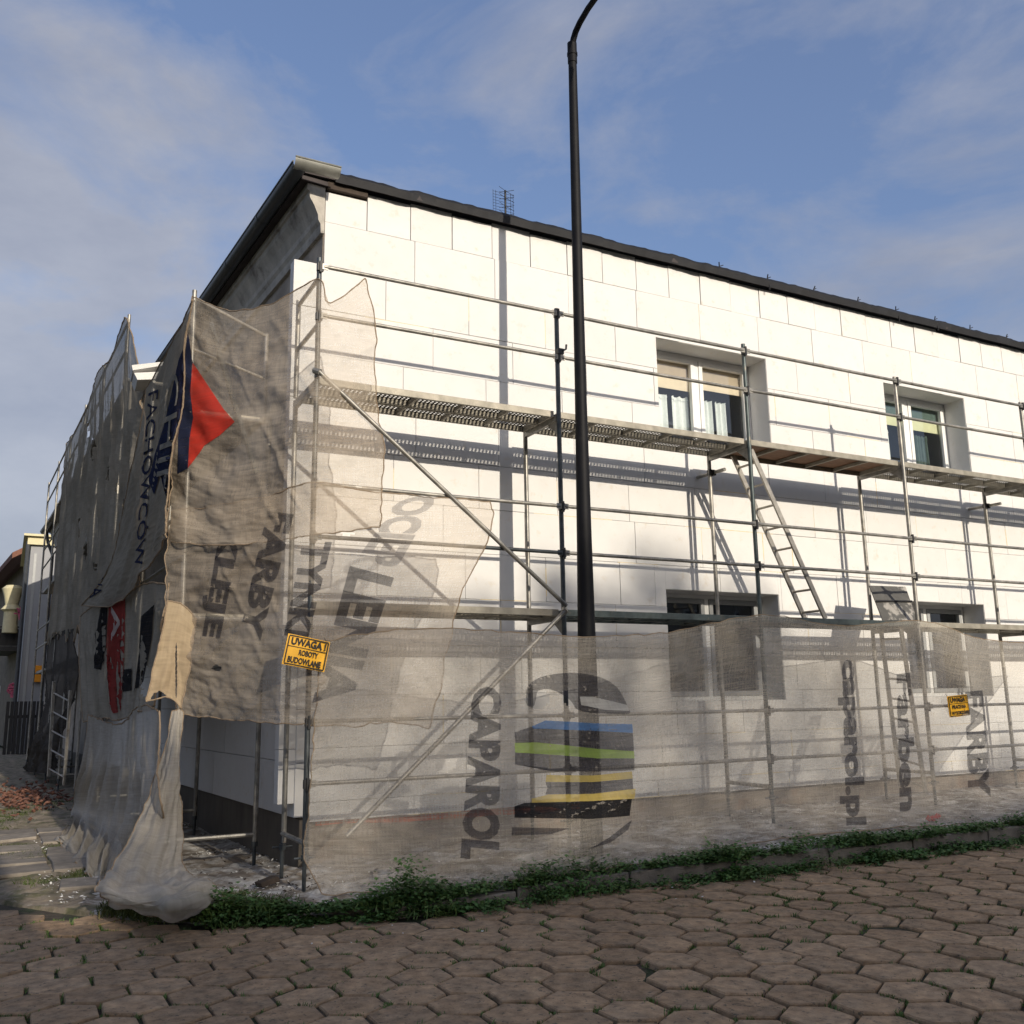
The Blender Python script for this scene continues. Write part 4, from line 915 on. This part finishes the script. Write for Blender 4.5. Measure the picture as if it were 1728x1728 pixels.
nL1.text('CHIP', [(306, 625), (297, 828), (264, 836), (286, 640)], 'print_grey', off=.022, bold=.0)
nL1.text('FACHOWCÓW', [(274, 655), (246, 950), (228, 962), (252, 664)], 'print_navy', off=.012, bold=.01)
nL1.text('NOWA', [(182, 925), (172, 1005), (152, 1010), (166, 930)], 'print_navy', off=.012, bold=.01)
nL3 = Net(rowsmap([
    [(284, 985), (245, 985), (205, 1006), (165, 1018), (136, 1040)],
    [(273, 1100), (240, 1100), (205, 1108), (170, 1116), (142, 1130)],
    [(262, 1190), (235, 1204), (205, 1214), (175, 1212), (148, 1218)]], sdo(.16)), 100, 90, folds=((.05, .9, .1, .4), (.025, 2.1, .0, 2.2)), crumple=(.035, 1.0, .4), crease=.01, fine=.006, seed=41.5, edge=.2)
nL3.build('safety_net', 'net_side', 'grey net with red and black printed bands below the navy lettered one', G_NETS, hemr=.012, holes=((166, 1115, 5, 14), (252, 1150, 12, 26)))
nL3.poly([(186, 1010), (213, 1005), (212, 1090), (206, 1200), (188, 1205), (190, 1120), (180, 1100)], 'red_print', 'print_maroon', .012)
nL3.text('A', [(204, 1022), (206, 1080), (190, 1082), (190, 1022)], 'print_pale', off=.02, bold=.02)
nL3.poly([(172, 1022), (183, 1018), (180, 1090), (172, 1130), (160, 1128), (163, 1070)], 'black_print', 'print_black', .012)
nL3.poly([(240, 1040), (262, 1020), (258, 1080), (244, 1150), (228, 1170), (236, 1100)], 'black_print', 'print_black', .012)
nL3.poly([(206, 1130), (224, 1128), (224, 1165), (208, 1168)], 'black_print', 'print_black', .012)
def mixg(p):
    return onZ(p[0], p[1], p[2]) if len(p) == 3 else sd(p, .20)
nL4 = Net([[mixg(p) for p in r] for r in [
    [(272, 1200), (236, 1192), (200, 1222), (150, 1206)],
    [(276, 1290), (236, 1290), (196, 1290), (142, 1290)],
    [(282, 1370), (232, 1378), (182, 1385), (120, 1368)],
    [(272, 1432, .10), (215, 1445, .12), (160, 1440, .12), (105, 1405, .10)],
    [(268, 1480, .03), (205, 1500, .03), (150, 1482, .03), (92, 1412, .03)]]], 110, 110, folds=((.07, 1.1, .05, 1.4), (.035, 2.6, .0, 3.2), (.012, 6., .0, 1.2)), crumple=(.05, 1.3, .8), crease=.012, fine=.008, seed=51.5, edge=.2, fringe=.12)
nL4.build('safety_net', 'net_pale', 'pale grey net draped to the ground below the red printed one', G_NETS, hemr=.010)
nL5 = Net(rowsmap([
    [(128, 1062), (106, 1066), (80, 1085)], [(122, 1150), (102, 1150), (76, 1160)], [(108, 1240), (88, 1240), (64, 1245)], [(92, 1302), (70, 1304), (46, 1300)]], sdo(.03)), 60, 80, folds=((.15, .5, .1, .4),), crumple=(.12, .6, .4), fine=.03, seed=61.5)
nL5.build('safety_net', 'net_dark', 'dark charcoal net hanging at the far end of the side scaffold', G_NETS, hem='net_dark', hemr=.012)
nC1 = Net([[onY(*p, 1.28) for p in r] for r in [
    [(284, 1014), (308, 1020), (331, 1046)], [(272, 1070), (300, 1070), (326, 1080)], [(262, 1120), (293, 1120), (318, 1125)], [(246, 1182), (284, 1176), (306, 1196)]]], 60, 80, folds=((.03, 3.2, .2, .4), (.012, 7.0, .3, 1.4)), crumple=(.04, 3.0, 1.6), crease=.02, fine=.006, seed=71.5)
nC1.build('safety_net', 'net_straw', 'sunlit straw coloured strip of net hanging on the corner post', G_NETS, hemr=.008, holes=((268, 1180, 13, 14), (297, 1130, 1.6, 50)))
def tl(p): return onZ(p[0], p[1], p[2]) if p[2] < .31 else onY(*p)
nC2 = Net([[tl(p) for p in r] for r in [
    [(293, 1198, 1.30), (298, 1198, 1.28), (303, 1198, 1.28), (308, 1200, 1.30)],
    [(268, 1290, 1.20), (281, 1290, 1.12), (293, 1290, 1.12), (303, 1290, 1.2)],
    [(230, 1400, .95), (258, 1400, .85), (282, 1400, .85), (303, 1400, 1.0)],
    [(186, 1470, .6), (225, 1475, .45), (265, 1478, .45), (312, 1472, .6)],
    [(163, 1498, .22), (222, 1512, .24), (290, 1496, .30), (350, 1488, .22)],
    [(178, 1515, .12), (238, 1530, .20), (305, 1528, .28), (372, 1508, .12)],
    [(200, 1525, .04), (250, 1541, .04), (312, 1549, .03), (378, 1528, .04)]]], 120, 150, folds=((.03, 3.0, .05, .4), (.014, 6.5, .1, 2.4)), crumple=(.05, 2.6, 1.6), crease=.014, fine=.008, seed=81.5, edge=.12, fringe=.12)
nC2.build('safety_net', 'net_pale', 'whitish net tail twisted from the corner post down to a crumpled heap', G_NETS, hemr=.006)

# ------------------------------------------------------------------ warning signs
def sign(quad, lines, label, yv, hinge):
    P = [onY(x, y, yv) for x, y in quad]; c = sum(P)/4; ex = (P[1]-P[0]+P[2]-P[3])/2; ey = (P[0]-P[3]+P[1]-P[2])/2; w, h = np.linalg.norm(ex), np.linalg.norm(ey); ex /= w; ey -= ex*(ey@ex); ey /= np.linalg.norm(ey); n_ = np.cross(ex, ey)
    n_ = n_*(1 if n_@(CP-c) > 0 else -1)
    M = Matrix(((ex[0], ey[0], n_[0], c[0]), (ex[1], ey[1], n_[1], c[1]), (ex[2], ey[2], n_[2], c[2]), (0, 0, 0, 1)))
    b = MB(); nn = 10; vs = []
    for j in range(2):
        for i in range(nn): t = i/(nn-1); vs.append(((t-.5)*w, (.5-j)*h, .006*math.sin(t*5)))
    fr_ = [(i, i+1, nn+i+1, nn+i) for i in range(nn-1)]
    b.add(vs, [tuple(reversed(f)) for f in fr_]); b.add([(x, y, z-.004) for x, y, z in vs], fr_)
    o = b.obj('warning_sign', 'yellow_sign'); tag(o, label, 'sign'); o.matrix_world = M
    b = MB(); t = .004*w/.3
    for q in (.455, -.455): b.box((-.46*w, q*h-t, .0075), (.46*w, q*h+t, .0085))
    for q in (-.46, .46): b.box((q*w-t, -.455*h+t, .0075), (q*w+t, .455*h-t, .0085))
    b.box((-.46*w+t, .12*h-t*.6, .0075), (.46*w-t, .12*h+t*.6, .0085)); q = b.obj('border', 'black_ink'); q.parent = o
    for txt, (x0, x1, y0, y1) in lines:
        me, tw, (a0, a1) = text_mesh(txt, .045)
        for v in me.vertices: v.co = ((x0+(x1-x0)*v.co.x/tw)*w, (y0+(y1-y0)*(v.co.y-a0)/(a1-a0))*h, .009)
        me.materials.clear(); me.materials.append(MATS['black_ink']); q = bpy.data.objects.new('lettering', me); COL.objects.link(q); q.parent = o
    for sx in (-.42, .42):
        b = MB(); b.tube([(sx*w, .44*h, .008), (sx*w, .5*h, -.02), (sx*w*.9, .6*h, -.05)], .003, 5); q = b.obj('tie_wire', 'dark_iron'); q.parent = o
sign([(488, 1070), (559, 1083), (546, 1135), (474, 1119)], [('UWAGA !', (-.40, .42, .17, .42)), ('ROBOTY', (-.18, .28, -.13, .06)), ('BUDOWLANE', (-.40, .38, -.41, -.20))], 'larger yellow warning sign tied to the net at the scaffold corner post', -.16, 0)
sign([(1597, 1175), (1632, 1172), (1637, 1207), (1604, 1211)], [('UWAGA !', (-.40, .42, .17, .42)), ('PRACE NA', (-.34, .34, -.13, .06)), ('WYSOKOŚCI', (-.40, .40, -.41, -.18))], 'smaller yellow warning sign on the front net near the right edge', -.52, 0)
# red rag by the hem, loose corner tie
rag = onZ(1573, 1383, pav_z(6.4)+.03); b = MB()
for k in range(9): a = k*.8; b.obox(rag+np.array([.03*math.cos(a)*k*.4, .02*math.sin(a), .004*k]), (.035, .01, .004*k % .02), (-.008, .022, .01), (0, 0, .005))
tag(b.obj('rag', 'red_rag', bevel=.004), 'small crumpled red rag lying on the hem of the front net', 'rag')
# old timber block by the corner post and a white bag
blk = MB(); blk.obox((-.20, .42, pav_z(0)+.035), (.085, .035, .015), (-.02, .04, 0), (-.01, 0, .022)); tag(blk.obj('timber_block', 'dark_bits', bevel=.008), 'short dark timber offcut lying by the corner post', 'timber')

# ------------------------------------------------------------------ houses farther down the side street
gh = empty('grey_house', (-1.9, 30, 0)); tag(gh, 'grey rendered house with sunlit top at the far left', 'house')
def cpart(b, name, m, root, **k):
    o = b.obj(name, m, **k); o.parent = root; o.location = Vector(o.location)-Vector(root.location); return o
gx = onY(46, 1000, 29)[0]; gt = onY(60, 920, 29)[2]
b = MB(); b.box((gx, 29, -.2), (gx+9, 37, gt)); cpart(b, 'wall', 'grey_render', gh)
b = MB(); b.box((gx-.12, 28.85, gt+.003), (gx+9.1, 37.1, gt+.28)); b.box((gx-.25, 28.7, gt+.283), (gx+9.2, 37.2, gt+.36)); cpart(b, 'roof', 'cream', gh)
b = MB(); b.tube([(gx-.10, 28.93, gt+.1), (gx-.10, 28.93, .1)], .07, 10); cpart(b, 'downpipe', 'gutter_dark', gh)
b = MB(); b.box((gx+.12, 28.97, 0), (gx+.2, 28.998, gt-.3)); cpart(b, 'edge_strip', 'pvc_grey', gh)
mbx = onY(66, 1137, 28.9); b = MB(); b.box((mbx[0]-.16, 28.75, mbx[2]-.28), (mbx[0]+.16, 28.99, mbx[2]+.28)); b.box((mbx[0]-.12, 28.73, mbx[2]+.12), (mbx[0]+.12, 28.748, mbx[2]+.16))
tag(b.obj('mailbox', 'mail_orange', bevel=.03), 'orange yellow box fixed to the grey house wall at far left', 'mailbox')
oh = empty('old_house', (-4, 40, 0)); tag(oh, 'weathered old house with balcony and dark eaves at the left edge', 'house')
ox = onY(40, 1100, 38)[0]; ot = onY(20, 950, 40)[2]
b = MB(); p = [(ox-.0, 37.5), (ox-3.5, 75), (ox+8, 75), (ox+8, 37.5)]
b.add([(x, y, -.2) for x, y in p]+[(x, y, ot) for x, y in p], [(0, 3, 2, 1), (4, 5, 6, 7), (0, 1, 5, 4), (1, 2, 6, 5), (2, 3, 7, 6), (3, 0, 4, 7)]); cpart(b, 'wall', 'old_wall', oh)
b = MB(); p = [(ox-.75, 37.3, ot+.1), (ox-4.4, 76, ot+.1), (ox+3, 76, ot+2.4), (ox+3, 37.3, ot+2.4)]; b.add(p+[(x, y, z-.25) for x, y, z in p], [(0, 1, 2, 3), (7, 6, 5, 4), (0, 4, 5, 1), (1, 5, 6, 2), (2, 6, 7, 3), (3, 7, 4, 0)]); cpart(b, 'roof', 'brown_tile', oh)
bz = onY(20, 1062, 40)[2]
b = MB(); b.box((ox-1.6, 39, bz-1.0), (ox-.05, 44, bz-.8)); b.box((ox-1.6, 39, bz), (ox-1.54, 44, bz+.06)); b.box((ox-1.6, 39, bz+.0), (ox-.05, 39.06, bz+.06))
for k in range(16): b.box((ox-1.59, 39.1+k*.3, bz-.8), (ox-1.56, 39.14+k*.3, bz))
for k in range(6): b.box((ox-1.5+k*.25, 39.01, bz-.8), (ox-1.47+k*.25, 39.04, bz))
b.box((ox-1.55, 39.08, bz-.78), (ox-.1, 39.1, bz-.05)); cpart(b, 'balcony', 'dark_iron', oh)
for z in (1.0, bz+.2):
    for y in (46, 50, 54):
        b = MB(); xx = ox-(y-37.5)*3.5/37.5; b.box((xx-.06, y, z), (xx+.1, y+1.2, z+1.6)); w_ = cpart(b, 'window', 'pvc', oh)
        b = MB(); b.box((xx-.07, y+.1, z+.1), (xx-.062, y+1.1, z+1.5)); q = b.obj('pane', 'room'); q.parent = w_
pc = onY(20, 1020, 41); b = MB(); hh = .9
b.tube([(0, 0, -1.1), (0, 0, -.2), (0, 0, -.1), (0, 0, .1), (0, 0, .5), (0, 0, .8), (0, 0, .95)], [.30, .28, .42, .26, .34, .44, .28], 12)
o = b.obj('porch_post', 'cream', smooth=True); o.location = Vector((pc[0], 38.5, onY(20, 1025, 38.5)[2])); o.parent = oh; o.location -= Vector(oh.location)
for (px, py), m_, nm, lb in (((38, 1032), 'pink', 'flower_pot', 'hanging pot of reddish flowers high on the old house'), ((24, 1163), 'pink', 'flower_pot', 'pink flower pot low beside the old house window')):
    c = onY(px, py, 37.3); b = MB(); Rr = random.Random(px)
    for k in range(90):
        d = Vector((Rr.gauss(0, 1), Rr.gauss(0, 1), Rr.gauss(0, 1))).normalized()*Rr.uniform(.1, .3); b.obox(c+np.array(d), (.04, .01, 0), (0, .04, .01), (0, 0, .02))
    b.tube([c+np.array([0, 0, -.35]), c+np.array([0, 0, -.1])], [.12, .18], 10); tag(b.obj(nm, m_), lb, 'flower pot')
# dark shed / fence in front of the grey house
b = MB(); f0 = onZ(30, 1290, 0); 
for k in range(14): b.box((gx-.35+.13*k, 28.2, 0), (gx-.25+.13*k, 28.24, 1.75))
b.box((gx-.35, 28.245, 1.2), (gx+1.5, 28.28, 1.3)); tag(b.obj('iron_fence', 'dark_iron'), 'dark iron railing before the grey house', 'fence')

# ------------------------------------------------------------------ opposite side of the street (out of frame; casts the shade)
def block(name, x0, x1, y0, y1, h, rh, label):
    r = empty(name, ((x0+x1)/2, (y0+y1)/2, 0)); tag(r, label, 'house', 'houses across the street')
    b = MB(); b.box((x0, y0, -.2), (x1, y1, h)); cpart(b, 'wall', 'house_wall', r)
    b = MB(); ym = (y0+y1)/2; b.add([(x0-.3, y0-.4, h), (x1+.3, y0-.4, h), (x1+.3, y1+.4, h), (x0-.3, y1+.4, h), (x0-.3, ym, h+rh), (x1+.3, ym, h+rh)], [(0, 1, 5, 4), (2, 3, 4, 5), (0, 4, 3), (1, 2, 5), (0, 3, 2, 1)]); cpart(b, 'roof', 'brown_tile', r)
    for k in range(int((x1-x0)/3)):
        for z in (1.0, 4.0, 7.0):
            if z+1.6 > h: continue
            b = MB(); b.box((x0+1+3*k, y1-.02, z), (x0+2.2+3*k, y1+.04, z+1.5)); w_ = cpart(b, 'window', 'pvc', r); b = MB(); b.box((x0+1.08+3*k, y1+.042, z+.08), (x0+2.12+3*k, y1+.05, z+1.42)); q = b.obj('pane', 'room'); q.parent = w_; q.location = (0, 0, 0)
TG = .3754
def hfor(ze, y, yw=1.05): return ze+TG*(yw-y)
block('opposite_house', 0.0, 30, -32, -24, hfor(-.50, -28)-2.4, 2.4, 'long low house opposite with brown pitched roof, behind the camera')
block('opposite_house', -18, -.45, -26, -17, 11.2, 2.4, 'tall corner house across the side street, behind the camera')
def street_tree(x, y, h, r, label, seed):
    root = empty('street_tree', (x, y, 0)); tag(root, label, 'tree', 'trees across the street'); Rr = random.Random(seed)
    b = MB(); b.tube([(0, 0, -.2), (.1, 0, h*.35), (-.1, .1, h*.7), (0, 0, h*.93)], [.24, .18, .10, .02], 8)
    for k in range(9):
        a = Rr.uniform(0, 6.283); z = h*Rr.uniform(.3, .75); l = r*Rr.uniform(.5, .9); b.tube([(0, 0, z), (l*.5*math.cos(a), l*.5*math.sin(a), z+l*.35), (l*math.cos(a), l*math.sin(a), z+l*.5)], [.07, .045, .015], 6)
    b.obj('trunk', 'bark', root)
    b = MB(); n = int(h*r*36)
    for k in range(n):
        t = Rr.random(); z = h*(.18+.82*t); rr = r*math.sqrt(max(.02, 1-((t-.42)/.60)**2))*math.sqrt(Rr.random()); a = Rr.uniform(0, 6.283)
        c = np.array([rr*math.cos(a), rr*math.sin(a), z]); u1 = np.array([Rr.gauss(0, 1), Rr.gauss(0, 1), Rr.gauss(0, .7)]); u1 /= np.linalg.norm(u1); u2 = np.cross(u1, [Rr.gauss(0, 1), Rr.gauss(0, 1), Rr.gauss(0, 1)]); u2 /= np.linalg.norm(u2)+1e-6; L_ = Rr.uniform(.10, .20)
        b.add([c-u1*L_, c+u2*L_*.8, c+u1*L_, c-u2*L_*.8], [(0, 1, 2, 3)])
    b.obj('crown', 'spruce', root)
WORDS = ['leftmost', 'second', 'third', 'fourth', 'fifth', 'sixth', 'seventh', 'eighth', 'ninth', 'tenth', 'eleventh', 'rightmost']
for k, (xw, ze) in enumerate(((-.9, 1.2), (.5, 2.5), (2.1, 2.55), (3.4, 2.9), (4.5, 3.2), (5.7, 2.8), (7.1, 1.9), (8.6, 1.0), (10.4, .8), (12.4, .9), (14.6, 1.0), (17, 1.2))):
    y = -50.0-1.4*(k % 3); street_tree(xw-SUN.x/SUN.y*(1.05-y), y, hfor(ze, y), 1.75 if k < 7 else 2.1, WORDS[k]+' leafy tree of the row across the street, behind the camera', 90+k)
